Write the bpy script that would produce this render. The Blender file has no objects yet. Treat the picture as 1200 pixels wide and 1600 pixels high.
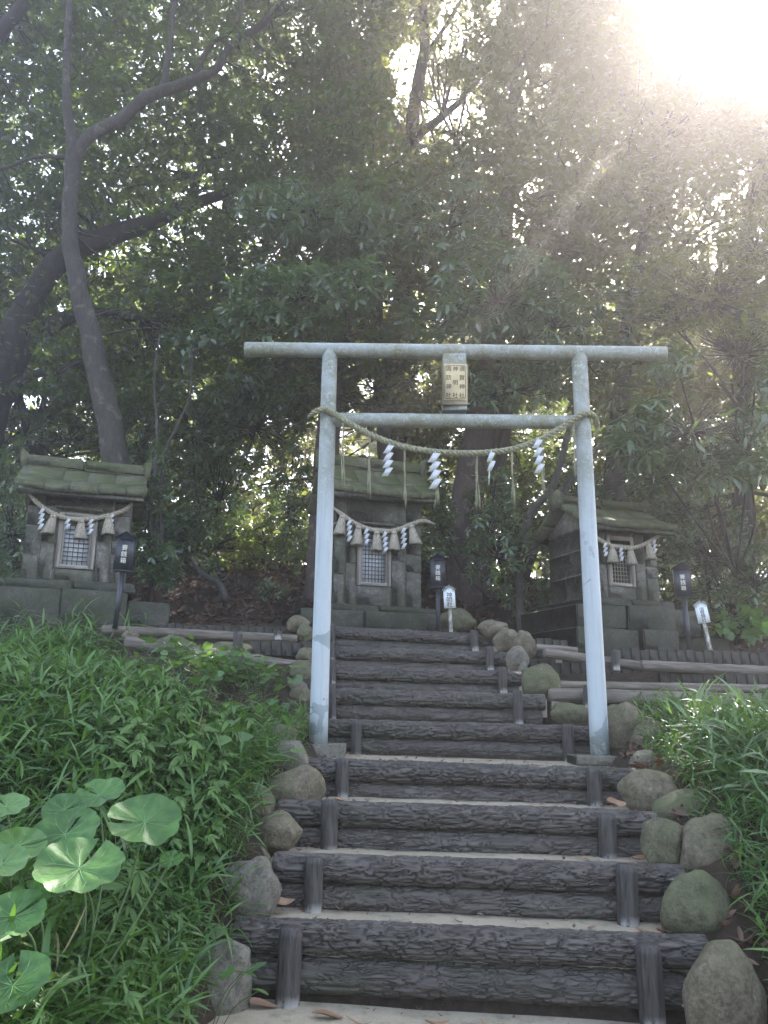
import bpy, math, random
import numpy as np
from mathutils import Vector, Matrix, noise as mnoise

random.seed(7)
rng = np.random.default_rng(11)
S = bpy.context.scene
COL = S.collection

# ------------------------------------------------------------------ camera
EYE = 1.28            # camera height over the sand at the foot of the stairs
FPX = 1202.0          # focal length in pixels of the 1200 x 1600 photograph
zen = Vector((60.0, 4922.0, -FPX)).normalized()       # world up seen by the camera (pitch up, slight roll)
cx_ = Vector((4922.0, -60.0, 0.0)).normalized()       # world +X seen by the camera
cy_ = zen.cross(cx_).normalized()                     # world +Y seen by the camera
cx_ = cy_.cross(zen).normalized()
R_wc = Matrix((cx_, cy_, zen))                        # camera coordinates -> world coordinates
cam_data = bpy.data.cameras.new('camera')
cam = bpy.data.objects.new('camera', cam_data)
COL.objects.link(cam)
cam.matrix_world = Matrix.Translation((0, 0, EYE)) @ R_wc.to_4x4()
cam_data.sensor_fit = 'VERTICAL'
cam_data.sensor_height = 36.0
cam_data.lens = 36.0 * FPX / 1600.0
cam_data.clip_start = 0.05
cam_data.clip_end = 3000
S.camera = cam

def ray(px, py):
    return R_wc @ Vector((px - 600.0, 800.0 - py, -FPX))
def P(px, py, d):
    """point of the vertical plane y = d seen at a pixel of the photograph"""
    r = ray(px, py)
    t = d / r.y
    return Vector((r.x * t, d, EYE + r.z * t))

# ------------------------------------------------------------------ world, sun, exposure
SUN_DIR = ray(1120, 20).normalized()
elev = math.asin(SUN_DIR.z)
azim = math.atan2(SUN_DIR.x, SUN_DIR.y)
world = bpy.data.worlds.new('World')
S.world = world
world.use_nodes = True
wn = world.node_tree
wn.nodes.clear()
sky = wn.nodes.new('ShaderNodeTexSky')
sky.sky_type = 'NISHITA'
sky.sun_disc = False
sky.sun_elevation = elev
sky.sun_rotation = azim
sky.air_density = 1.0
sky.dust_density = 2.2
sky.ozone_density = 1.0
bg = wn.nodes.new('ShaderNodeBackground')
bg.inputs['Strength'].default_value = 0.13
wo = wn.nodes.new('ShaderNodeOutputWorld')
hs = wn.nodes.new('ShaderNodeHueSaturation')
hs.inputs['Saturation'].default_value = .88      # thin summer haze whitens the sky
wn.links.new(sky.outputs[0], hs.inputs['Color'])
wn.links.new(hs.outputs[0], bg.inputs['Color'])
wn.links.new(bg.outputs[0], wo.inputs['Surface'])
sd = bpy.data.lights.new('sun', 'SUN')
sd.energy = 3.9
sd.angle = math.radians(0.55)
sd.color = (1.0, 0.95, 0.88)
so = bpy.data.objects.new('sun', sd)
COL.objects.link(so)
so.rotation_euler = SUN_DIR.to_track_quat('Z', 'Y').to_euler()
S.view_settings.view_transform = 'Standard'
S.view_settings.look = 'None'
S.view_settings.gamma = 1
S.view_settings.use_curve_mapping = False
S.view_settings.exposure = 2.8
cy = S.cycles
cy.use_denoising = True
cy.max_bounces = 7
cy.diffuse_bounces = 4
cy.glossy_bounces = 2
cy.transmission_bounces = 4
cy.transparent_max_bounces = 4
cy.volume_bounces = 1
cy.caustics_reflective = False
cy.caustics_refractive = False
cy.sample_clamp_indirect = 8.0
HAZE_DENSITY = 0.008
HAZE_ANISO = 0.73

# ------------------------------------------------------------------ materials
def srgb(h):
    c = [int(h[i:i + 2], 16) / 255 for i in (0, 2, 4)]
    return tuple(((x + .055) / 1.055) ** 2.4 if x > .04045 else x / 12.92 for x in c) + (1,)
class NT:
    def __init__(s, name, vary=False):
        s.vary = vary
        s.m = bpy.data.materials.new(name)
        s.m.use_nodes = True
        s.t = s.m.node_tree
        s.t.nodes.clear()
        s.out = s.t.nodes.new('ShaderNodeOutputMaterial')
    def n(s, typ, **kw):
        nd = s.t.nodes.new('ShaderNode' + typ)
        for k, v in kw.items():
            if k.startswith('i_'):
                key = k[2:].replace('_', ' ')
                s.put(nd.inputs[int(key) if key.isdigit() else key], v)
            else:
                setattr(nd, k, v)
        return nd
    def put(s, sock, v):
        if hasattr(v, 'is_output'):
            s.t.links.new(v, sock)
        elif hasattr(v, 'outputs'):
            s.t.links.new(v.outputs[0], sock)
        else:
            sock.default_value = v
    def coord(s, scale=(1, 1, 1), kind='Object'):
        tc = s.n('TexCoord')
        oi = s.n('ObjectInfo')
        ad = s.n('VectorMath', operation='ADD')
        s.t.links.new(tc.outputs[kind], ad.inputs[0])
        if s.vary:
            s.t.links.new(s.math('MULTIPLY', oi.outputs['Random'], 20.0), ad.inputs[1])
        mp = s.n('Mapping', i_Vector=ad.outputs[0], i_Scale=scale)
        return mp.outputs[0]
    def noise(s, vec, scale, detail=5, rough=.6, dist=0, typ=None):
        nd = s.n('TexNoise', i_Vector=vec, i_Scale=scale, i_Detail=detail, i_Roughness=rough, i_Distortion=dist)
        if typ:
            nd.noise_type = typ
        return nd.outputs[0]
    def ramp(s, fac, stops, interp='LINEAR'):
        r = s.n('ValToRGB', i_Fac=fac)
        cr = r.color_ramp
        cr.interpolation = interp
        while len(cr.elements) < len(stops):
            cr.elements.new(.5)
        for e, (p, c) in zip(cr.elements, stops):
            e.position = p
            e.color = c if len(c) == 4 else tuple(c) + (1,)
        return r.outputs[0]
    def mix(s, fac, a, b, mode='MIX'):
        m = s.n('Mix', data_type='RGBA', blend_type=mode)
        s.put(m.inputs['Factor'], fac)
        s.put(m.inputs[6], a)
        s.put(m.inputs[7], b)
        return m.outputs[2]
    def math(s, op, a, b=0.0, c=None):
        m = s.n('Math', operation=op)
        s.put(m.inputs[0], a)
        s.put(m.inputs[1], b)
        if c is not None:
            s.put(m.inputs[2], c)
        return m.outputs[0]
    def bump(s, h, strength=.5, dist=.01):
        return s.n('Bump', i_Height=h, i_Strength=strength, i_Distance=dist).outputs[0]
    def pbr(s, color, rough=.8, normal=None, metal=0, spec=.4):
        b = s.n('BsdfPrincipled')
        s.put(b.inputs['Base Color'], color)
        s.put(b.inputs['Roughness'], rough)
        s.put(b.inputs['Metallic'], metal)
        s.put(b.inputs['Specular IOR Level'], spec)
        if normal is not None:
            s.put(b.inputs['Normal'], normal)
        s.t.links.new(b.outputs[0], s.out.inputs['Surface'])
        return s.m
G = lambda v: (v, v, v, 1)

def mat_leaf(name, dark, light, trans, rough=.42, tw=.45, gloss=.6, mottle=0):
    """thin leaf: diffuse + translucent + a waxy sheen; 'tint' varies leaf by leaf"""
    t = NT(name)
    at = t.n('Attribute', attribute_name='tint')
    c = t.mix(at.outputs['Fac'], dark, light)
    tc = t.mix(at.outputs['Fac'], tuple(x * .75 for x in trans[:3]) + (1,), trans)
    if mottle:
        n1 = t.noise(t.coord(), 26, 5, .7, .5)
        n2 = t.noise(t.coord(), 9, 4, .6)
        c = t.mix(t.ramp(n1, [(.4, G(0)), (.65, G(mottle))]), c, tuple(x * .45 for x in dark[:3]) + (1,))
        c = t.mix(t.ramp(n2, [(.5, G(0)), (.7, G(mottle))]), c, tuple(min(1, x * 1.5) for x in light[:3]) + (1,))
    d = t.n('BsdfDiffuse', i_Color=c)
    tr = t.n('BsdfTranslucent', i_Color=tc)
    gl = t.n('BsdfGlossy', i_Color=G(gloss), i_Roughness=rough)
    if mottle:
        bp = t.bump(t.math('ADD', n1, n2), .6, .006)
        t.t.links.new(bp, gl.inputs['Normal']); t.t.links.new(bp, d.inputs['Normal'])
    m1 = t.n('MixShader', i_Fac=tw)
    t.t.links.new(d.outputs[0], m1.inputs[1]); t.t.links.new(tr.outputs[0], m1.inputs[2])
    lw_ = t.n('LayerWeight', i_Blend=.5)
    fr = t.n('Math', operation='MULTIPLY_ADD')
    fr.inputs[1].default_value = .55; fr.inputs[2].default_value = .07
    t.t.links.new(t.math('POWER', lw_.outputs['Facing'], 4.0), fr.inputs[0])
    m2 = t.n('MixShader', i_Fac=fr.outputs[0])
    t.t.links.new(m1.outputs[0], m2.inputs[1]); t.t.links.new(gl.outputs[0], m2.inputs[2])
    t.t.links.new(m2.outputs[0], t.out.inputs['Surface'])
    return t.m
M = {}
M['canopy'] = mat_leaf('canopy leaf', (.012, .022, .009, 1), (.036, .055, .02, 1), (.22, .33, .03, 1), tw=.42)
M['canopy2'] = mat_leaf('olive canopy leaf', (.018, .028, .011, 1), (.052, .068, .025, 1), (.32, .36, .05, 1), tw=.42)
M['shrub'] = mat_leaf('glossy shrub leaf', (.035, .065, .03, 1), (.15, .20, .095, 1), (.18, .3, .05, 1), rough=.3, tw=.3, gloss=.85)  # leaf colour lifted to carry the front light on the boughs
M['sunny'] = mat_leaf('sunlit yellow green leaf', (.08, .13, .025, 1), (.17, .23, .05, 1), (.42, .5, .08, 1))  # brightness of sun-struck foliage is put into the leaf colour
M['bamboo'] = mat_leaf('bamboo grass leaf', (.035, .10, .022, 1), (.14, .26, .055, 1), (.16, .32, .04, 1), rough=.4, tw=.4, gloss=.45)
M['weed'] = mat_leaf('dull green weed leaf', (.04, .10, .028, 1), (.15, .25, .07, 1), (.14, .26, .06, 1), rough=.6, tw=.35, gloss=.25)
M['drygrass'] = mat_leaf('straw coloured dead grass', (.16, .12, .06, 1), (.36, .30, .17, 1), (.2, .15, .07, 1), rough=.6, tw=.3, gloss=.2)
M['pale'] = mat_leaf('pale bamboo leaf', (.07, .13, .05, 1), (.22, .30, .13, 1), (.2, .3, .08, 1), rough=.4, tw=.4)
M['heart'] = mat_leaf('heart leaf', (.06, .14, .035, 1), (.14, .25, .06, 1), (.2, .36, .06, 1))
M['butter'] = mat_leaf('butterbur leaf', (.045, .13, .03, 1), (.11, .24, .055, 1), (.2, .38, .06, 1), rough=.45, tw=.4, gloss=.4, mottle=.7)
M['butter2'] = mat_leaf('yellow green butterbur leaf', (.1, .22, .05, 1), (.15, .3, .07, 1), (.3, .5, .08, 1), tw=.5, mottle=.5)
M['litter'] = mat_leaf('dead leaf', (.06, .03, .018, 1), (.24, .13, .075, 1), (.12, .05, .02, 1), rough=.6, tw=.2)
M['dryleaf'] = mat_leaf('dry tan leaf', (.22, .11, .055, 1), (.4, .24, .13, 1), (.25, .12, .05, 1), rough=.5, tw=.25)

def m_bark(name, c0, c1, sc=(6, 6, 1.2), b=.9):
    t = NT(name)
    v = t.coord(sc)
    n1 = t.noise(v, 4, 6, .65, .6)
    n2 = t.noise(t.coord(), 1.3, 3)
    n3 = t.noise(v, 22, 3, .7)
    n4 = t.noise(t.coord(), 5, 5, .7, .5)
    f = t.math('ADD', t.math('MULTIPLY', n1, .7), t.math('MULTIPLY', n2, .3))
    c = t.ramp(f, [(.3, c0), (.62, c1)])
    c = t.mix(t.math('MULTIPLY', n3, .5), c, (c0[0] * .6, c0[1] * .6, c0[2] * .6, 1))
    c = t.mix(t.ramp(n4, [(.56, G(0)), (.63, G(.55))]), c, tuple(min(1, x * 1.9) for x in c1[:3]) + (1,))
    c = t.mix(t.ramp(n4, [(.3, G(.6)), (.42, G(0))]), c, (.04, .05, .025, 1))
    return t.pbr(c, .9, t.bump(t.math('ADD', n1, t.math('MULTIPLY', n3, .3)), b, .02))
M['bark_grey'] = m_bark('grey tree bark', (.024, .02, .016, 1), (.095, .082, .064, 1))
M['bark_dark'] = m_bark('dark tree bark', (.013, .011, .009, 1), (.05, .043, .034, 1))
M['bark_brown'] = m_bark('brown furrowed bark', (.04, .028, .024, 1), (.14, .105, .09, 1), (9, 9, .7), 1.0)

# cast fake-log concrete: dark, with braided bark furrows carved into the mesh ('crack')
t = NT('cast log bark', True)
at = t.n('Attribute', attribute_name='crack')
n1 = t.noise(t.coord((14, 60, 60)), 1.0, 6, .7, .8)
n2 = t.noise(t.coord((1.2, 3, 3)), 2.0, 5, .6)
n3 = t.noise(t.coord((5, 12, 12)), 3.0, 5, .7)
nw = t.noise(t.coord((4, 10, 10)), 2.0, 4, .6)
wv = t.n('VectorMath', operation='ADD')
t.t.links.new(t.coord((9, 44, 44)), wv.inputs[0])
sc_ = t.n('VectorMath', operation='SCALE', i_Scale=2.6)
nc = t.n('TexNoise', i_Vector=t.coord((7, 16, 16)), i_Scale=1.0, i_Detail=3)
t.t.links.new(nc.outputs[1], sc_.inputs[0]); t.t.links.new(sc_.outputs[0], wv.inputs[1])
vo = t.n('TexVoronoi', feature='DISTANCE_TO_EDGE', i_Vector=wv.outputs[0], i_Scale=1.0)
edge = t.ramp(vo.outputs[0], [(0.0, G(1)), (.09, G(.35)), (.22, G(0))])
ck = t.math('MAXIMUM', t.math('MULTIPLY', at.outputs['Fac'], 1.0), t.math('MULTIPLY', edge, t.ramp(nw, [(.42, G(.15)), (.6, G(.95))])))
c = t.mix(n1, (.042, .033, .025, 1), (.14, .112, .088, 1))
c = t.mix(t.ramp(n2, [(.45, G(0)), (.7, G(.6))]), c, (.15, .135, .11, 1))
n4 = t.noise(t.coord((.8, 2.5, 2.5)), 1.6, 5, .65)
c = t.mix(t.ramp(n4, [(.52, G(0)), (.66, G(.55))]), c, (.07, .075, .04, 1))
oi = t.n('ObjectInfo')
c = t.mix(t.math('MULTIPLY', oi.outputs['Random'], .35), c, (.06, .05, .045, 1))
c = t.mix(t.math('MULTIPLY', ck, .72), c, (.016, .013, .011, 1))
c = t.mix(t.ramp(n3, [(.70, G(0)), (.73, G(.85))]), c, (.34, .34, .31, 1))
hh = t.math('SUBTRACT', t.math('MULTIPLY', n1, .35), t.math('MULTIPLY', ck, 1.0))
M['log'] = t.pbr(c, .6, t.bump(hh, 1.0, .012), spec=.5)
t = NT('cast post grain')
n1 = t.noise(t.coord((60, 60, 5)), 1.0, 6, .65, .5)
n2 = t.noise(t.coord((6, 6, 4)), 1.5, 5, .7)
sep = t.n('SeparateXYZ', i_Vector=t.coord())
c = t.mix(t.ramp(n1, [(.35, G(0)), (.6, G(1))]), (.018, .015, .013, 1), (.085, .073, .063, 1))
foot = t.math('MULTIPLY', t.ramp(sep.outputs[2], [(0.02, G(1)), (.07, G(0))]), t.ramp(n2, [(.45, G(0)), (.55, G(1))]))
c = t.mix(foot, c, (.4, .38, .34, 1))
M['post'] = t.pbr(c, .7, t.bump(n1, .9, .006), spec=.4)

t = NT('weathered timber')
n1 = t.noise(t.coord((3, 40, 40)), 1.0, 6, .65, .7)
n2 = t.noise(t.coord(), 3.0, 4)
c = t.mix(t.ramp(n1, [(.3, G(0)), (.65, G(1))]), (.06, .048, .038, 1), (.23, .19, .15, 1))
c = t.mix(t.ramp(n2, [(.5, G(0)), (.7, G(.6))]), c, (.07, .075, .04, 1))
M['timber'] = t.pbr(c, .85, t.bump(n1, .9, .008))
t = NT('dark board')
n1 = t.noise(t.coord((40, 40, 3)), 1.0, 6, .65)
n2 = t.noise(t.coord(), 4.0, 4)
c = t.mix(n1, (.016, .013, .011, 1), (.06, .048, .04, 1))
c = t.mix(t.ramp(n2, [(.5, G(0)), (.7, G(.7))]), c, (.06, .065, .035, 1))
M['board'] = t.pbr(c, .85, t.bump(n1, .8, .006))

def m_stone(name, a, b, moss, mossamt, sc=1.0, bs=.5, mossup=True):
    t = NT(name)
    co = t.coord()
    oi = t.n('ObjectInfo')
    vec = t.n('VectorMath', operation='ADD')
    t.t.links.new(co, vec.inputs[0]); t.t.links.new(oi.outputs['Location'], vec.inputs[1])
    co = vec.outputs[0]
    n1 = t.noise(co, 6 * sc, 7, .65, .3)
    n2 = t.noise(co, 55 * sc, 4, .75)
    n3 = t.noise(co, 2.6 * sc, 5, .7, .5)
    c = t.mix(t.ramp(n1, [(.3, G(0)), (.7, G(1))]), a, b)
    n5 = t.noise(co, 20 * sc, 6, .75, .6)
    c = t.mix(t.ramp(n5, [(.36, G(.7)), (.5, G(0))]), c, tuple(x * .5 for x in a[:3]) + (1,))
    c = t.mix(t.ramp(n5, [(.58, G(0)), (.66, G(.6))]), c, tuple(min(1, x * 1.45) for x in b[:3]) + (1,))
    c = t.mix(t.ramp(n2, [(.35, G(.55)), (.55, G(0))]), c, tuple(x * .45 for x in a[:3]) + (1,))
    c = t.mix(t.ramp(n2, [(.66, G(0)), (.72, G(.4))]), c, tuple(min(1, x * 1.7) for x in b[:3]) + (1,))
    f = t.ramp(n3, [(.42, G(0)), (.56, G(1))])
    c = t.mix(t.ramp(t.noise(co, 14 * sc, 5, .7, .8), [(.56, G(0)), (.62, G(.45))]), c, tuple(x * .5 for x in a[:3]) + (1,))
    if mossup:
        ge = t.n('NewGeometry')
        sx = t.n('SeparateXYZ', i_Vector=ge.outputs['Normal'])
        f = t.math('MULTIPLY', f, t.ramp(sx.outputs[2], [(.0, G(.35)), (.7, G(1))]))
    c = t.mix(t.math('MULTIPLY', f, mossamt), c, moss)
    h = t.math('ADD', n1, t.math('MULTIPLY', n2, .35))
    return t.pbr(c, .85, t.bump(h, bs, .02), spec=.35)
M['boulder'] = m_stone('river boulder', (.10, .08, .052, 1), (.25, .205, .14, 1), (.11, .11, .05, 1), .5, 1.3, .75)
M['boulder2'] = m_stone('mossy boulder', (.08, .075, .042, 1), (.18, .165, .10, 1), (.095, .105, .045, 1), .8, 1.3, .75)
M['boulder3'] = m_stone('grey boulder', (.11, .098, .075, 1), (.25, .225, .175, 1), (.12, .12, .07, 1), .4, 1.3, .75)
M['tuff'] = m_stone('old grey tuff', (.10, .092, .075, 1), (.28, .255, .205, 1), (.07, .072, .035, 1), .6, 1.0, .9, False)
M['roofstone'] = m_stone('mossy roof stone', (.08, .08, .045, 1), (.20, .19, .115, 1), (.075, .09, .025, 1), .9, 1.0, .8)
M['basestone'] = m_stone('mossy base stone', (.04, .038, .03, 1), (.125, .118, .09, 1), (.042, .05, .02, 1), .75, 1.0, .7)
M['mortar'] = m_stone('pale mortar', (.2, .19, .155, 1), (.4, .38, .33, 1), (.06, .07, .035, 1), .6, 1.0, .5, False)

t = NT('packed sand')
co = t.coord()
n1 = t.noise(co, 3.0, 6, .65)
n2 = t.noise(co, 120, 3, .8)
n3 = t.noise(co, 11, 6, .7)
c = t.mix(n1, (.27, .23, .155, 1), (.44, .38, .27, 1))
c = t.mix(t.ramp(n2, [(.3, G(.6)), (.5, G(0))]), c, (.15, .125, .09, 1))
c = t.mix(t.ramp(n3, [(.5, G(0)), (.68, G(.65))]), c, (.13, .12, .08, 1))
M['sand'] = t.pbr(c, .9, t.bump(t.math('ADD', n3, t.math('MULTIPLY', n2, .4)), .5, .008), spec=.2)
t = NT('forest soil')
n1 = t.noise(co := t.coord(), 1.5, 6, .65)
n2 = t.noise(co, 24, 6, .75)
c = t.mix(n1, (.02, .016, .011, 1), (.055, .042, .028, 1))
c = t.mix(t.ramp(n2, [(.45, G(0)), (.6, G(.6))]), c, (.075, .048, .032, 1))
M['soil'] = t.pbr(c, .95, t.bump(n2, .8, .03), spec=.2)

t = NT('weathered painted steel')
co = t.coord()
geo = t.n('NewGeometry')
pos = geo.outputs['Position']
n1 = t.noise(pos, 60, 5, .75, .4)
n2 = t.noise(pos, 3.5, 4, .65)
n3 = t.noise(pos, 9, 5, .7)
n4 = t.noise(pos, 20, 6, .75, .7)
sx = t.n('SeparateXYZ', i_Vector=pos)
high = t.ramp(t.math('DIVIDE', sx.outputs[2], 4.0), [(.66, G(.10)), (.84, G(1))])
f = t.math('MULTIPLY', t.ramp(t.math('ADD', t.math('MULTIPLY', n1, .45), t.math('MULTIPLY', n4, .55)), [(.36, G(0)), (.50, G(.95))]), t.ramp(n2, [(.3, G(.35)), (.6, G(1))]))
f = t.math('MULTIPLY', f, high)
c = t.mix(f, (.45, .485, .50, 1), (.19, .185, .105, 1))
st = t.n('VectorMath', operation='MULTIPLY')
t.t.links.new(pos, st.inputs[0]); st.inputs[1].default_value = (34, 34, 1.6)
n6 = t.noise(st.outputs[0], 1.0, 4, .6)
c = t.mix(t.ramp(n6, [(.52, G(0)), (.7, G(.5))]), c, (.27, .29, .27, 1))
n7 = t.noise(pos, 4.5, 3, .55, .4)
peel = t.math('MULTIPLY', t.ramp(n7, [(.60, G(0)), (.61, G(.9))]), t.ramp(t.math('DIVIDE', sx.outputs[2], 4.0), [(.58, G(1)), (.68, G(0))]))
c = t.mix(peel, c, (.25, .29, .29, 1))
c = t.mix(t.ramp(n3, [(.66, G(0)), (.68, G(.7))]), c, (.26, .28, .26, 1))
foot = t.math('MULTIPLY', t.ramp(t.math('DIVIDE', sx.outputs[2], 4.0), [(.2, G(1)), (.28, G(0))]), t.ramp(n1, [(.4, G(0)), (.55, G(1))]))
c = t.mix(foot, c, (.17, .18, .13, 1))
M['steel'] = t.pbr(c, .5, t.bump(n1, .15, .003), spec=.4)
t = NT('clean painted steel')
c = t.mix(t.noise(t.coord(), 40, 5, .7), (.5, .55, .6, 1), (.6, .65, .7, 1))
M['steel_clean'] = t.pbr(c, .45)
t = NT('gilded plate')
c = t.mix(t.noise(t.coord(), 30, 5, .7), (.48, .37, .17, 1), (.72, .6, .36, 1))
M['gold'] = t.pbr(c, .5, metal=.0)
t = NT('dull brass edge')
c = t.mix(t.noise(t.coord(), 30, 5, .7), (.25, .2, .12, 1), (.4, .34, .22, 1))
M['brass'] = t.pbr(c, .5)
M['brown_paint'] = NT('brown lettering').pbr((.09, .05, .03, 1), .6)
M['black_paint'] = NT('black lettering').pbr((.015, .015, .018, 1), .6)
M['cream_paint'] = NT('cream lettering').pbr((.75, .68, .55, 1), .6)
M['slot'] = NT('painted slot shade').pbr((.004, .004, .004, 1), .9)
t = NT('charcoal metal')
c = t.mix(t.noise(t.coord((20, 20, 3)), 2, 5, .7), (.022, .023, .028, 1), (.045, .047, .055, 1))
M['charcoal'] = t.pbr(c, .38, spec=.5)
t = NT('white sign paint')
n = t.noise(t.coord(), 25, 5, .7)
M['white'] = t.pbr(t.mix(t.ramp(n, [(.6, G(0)), (.75, G(.5))]), (.78, .8, .8, 1), (.35, .35, .3, 1)), .5)
M['paper'] = mat_leaf('white paper', (.8, .8, .8, 1), (.85, .85, .85, 1), (.75, .75, .75, 1), .6, .3)
t = NT('painted peeling stake')
n = t.noise(t.coord((30, 30, 8)), 1, 5, .7)
M['stake'] = t.pbr(t.mix(t.ramp(n, [(.45, G(0)), (.52, G(1))]), (.5, .5, .45, 1), (.22, .19, .13, 1)), .8)
def m_straw(name, a, b):
    t = NT(name)
    n = t.noise(t.coord((170, 170, 12)), 1.0, 4, .7)
    n = t.ramp(n, [(.35, G(0)), (.6, G(1))])
    return t.pbr(t.mix(n, tuple(x * .55 for x in a[:3]) + (1,), b), .8, t.bump(n, .8, .004))
M['straw'] = m_straw('pale straw', (.36, .30, .21, 1), (.62, .54, .41, 1))
M['straw_old'] = m_straw('greenish straw', (.22, .21, .12, 1), (.44, .42, .27, 1))
t = NT('bare grey door wood')
n = t.noise(t.coord((40, 40, 4)), 1, 6, .65, .5)
M['doorwood'] = t.pbr(t.mix(n, (.2, .165, .125, 1), (.46, .41, .34, 1)), .8, t.bump(n, .7, .004))
t = NT('old lattice wood')
M['lattice'] = t.pbr(t.mix(t.noise(t.coord(), 30, 4), (.06, .05, .04, 1), (.14, .12, .1, 1)), .8)
M['screen'] = NT('white screen paper').pbr((.78, .8, .85, 1), .7)
M['inside'] = NT('painted interior shade').pbr((.03, .025, .02, 1), .9)  # darkness behind the lattice, painted on a flat sheet
M['stem'] = NT('green stem').pbr((.09, .14, .05, 1), .6)
M['vein'] = NT('pale leaf vein').pbr((.17, .3, .12, 1), .6)

# ------------------------------------------------------------------ object helpers
def link(o, parent=None):
    COL.objects.link(o)
    if parent is not None:
        o.parent = parent
    return o
def thing(name, label, cat, loc=(0, 0, 0), rotz=0, group=None):
    o = bpy.data.objects.new(name, None)
    o.empty_display_size = .1
    link(o)
    o.location = loc
    o.rotation_euler = (0, 0, rotz)
    tag(o, label, cat, group)
    return o
def tag(o, label=None, cat=None, group=None, kind=None):
    for k, v in (('label', label), ('category', cat), ('group', group), ('kind', kind)):
        if v:
            o[k] = v
    return o
def local(parent, v):
    """world points to the space of a thing placed by location and rotation about z"""
    a = -parent.rotation_euler.z
    v = np.asarray(v, float) - np.array(parent.location)
    c, s = math.cos(a), math.sin(a)
    return np.stack([v[:, 0] * c - v[:, 1] * s, v[:, 0] * s + v[:, 1] * c, v[:, 2]], 1)
def mesh_np(name, verts, faces, m, parent=None, tint=None, smooth=False, attr='tint', center=False):
    """faces: (n,3) or (n,4) array, or a list of both"""
    verts = np.asarray(verts, np.float32)
    loc = None
    if center and parent is None:
        loc = verts.mean(0); loc[2] = verts[:, 2].min()
        verts = verts - loc
    fl = faces if isinstance(faces, list) else [faces]
    me = bpy.data.meshes.new(name)
    me.vertices.add(len(verts))
    me.vertices.foreach_set('co', verts.ravel())
    ls, st, tot, k = [], [], [], 0
    for f in fl:
        f = np.asarray(f, np.int32)
        if len(f) == 0:
            continue
        n, q = f.shape
        ls.append(f.ravel()); st.append(np.arange(n) * q + k); k += n * q
    ls = np.concatenate(ls); st = np.concatenate(st)
    me.loops.add(len(ls)); me.loops.foreach_set('vertex_index', ls)
    me.polygons.add(len(st)); me.polygons.foreach_set('loop_start', st)
    if tint is not None:
        a = me.attributes.new(attr, 'FLOAT', 'POINT')
        a.data.foreach_set('value', np.asarray(tint, np.float32))
    if smooth:
        me.polygons.foreach_set('use_smooth', np.ones(len(st), bool))
    me.update(calc_edges=True)
    me.materials.append(m)
    o = bpy.data.objects.new(name, me)
    if loc is not None:
        o.location = loc
    return link(o, parent)

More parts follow.
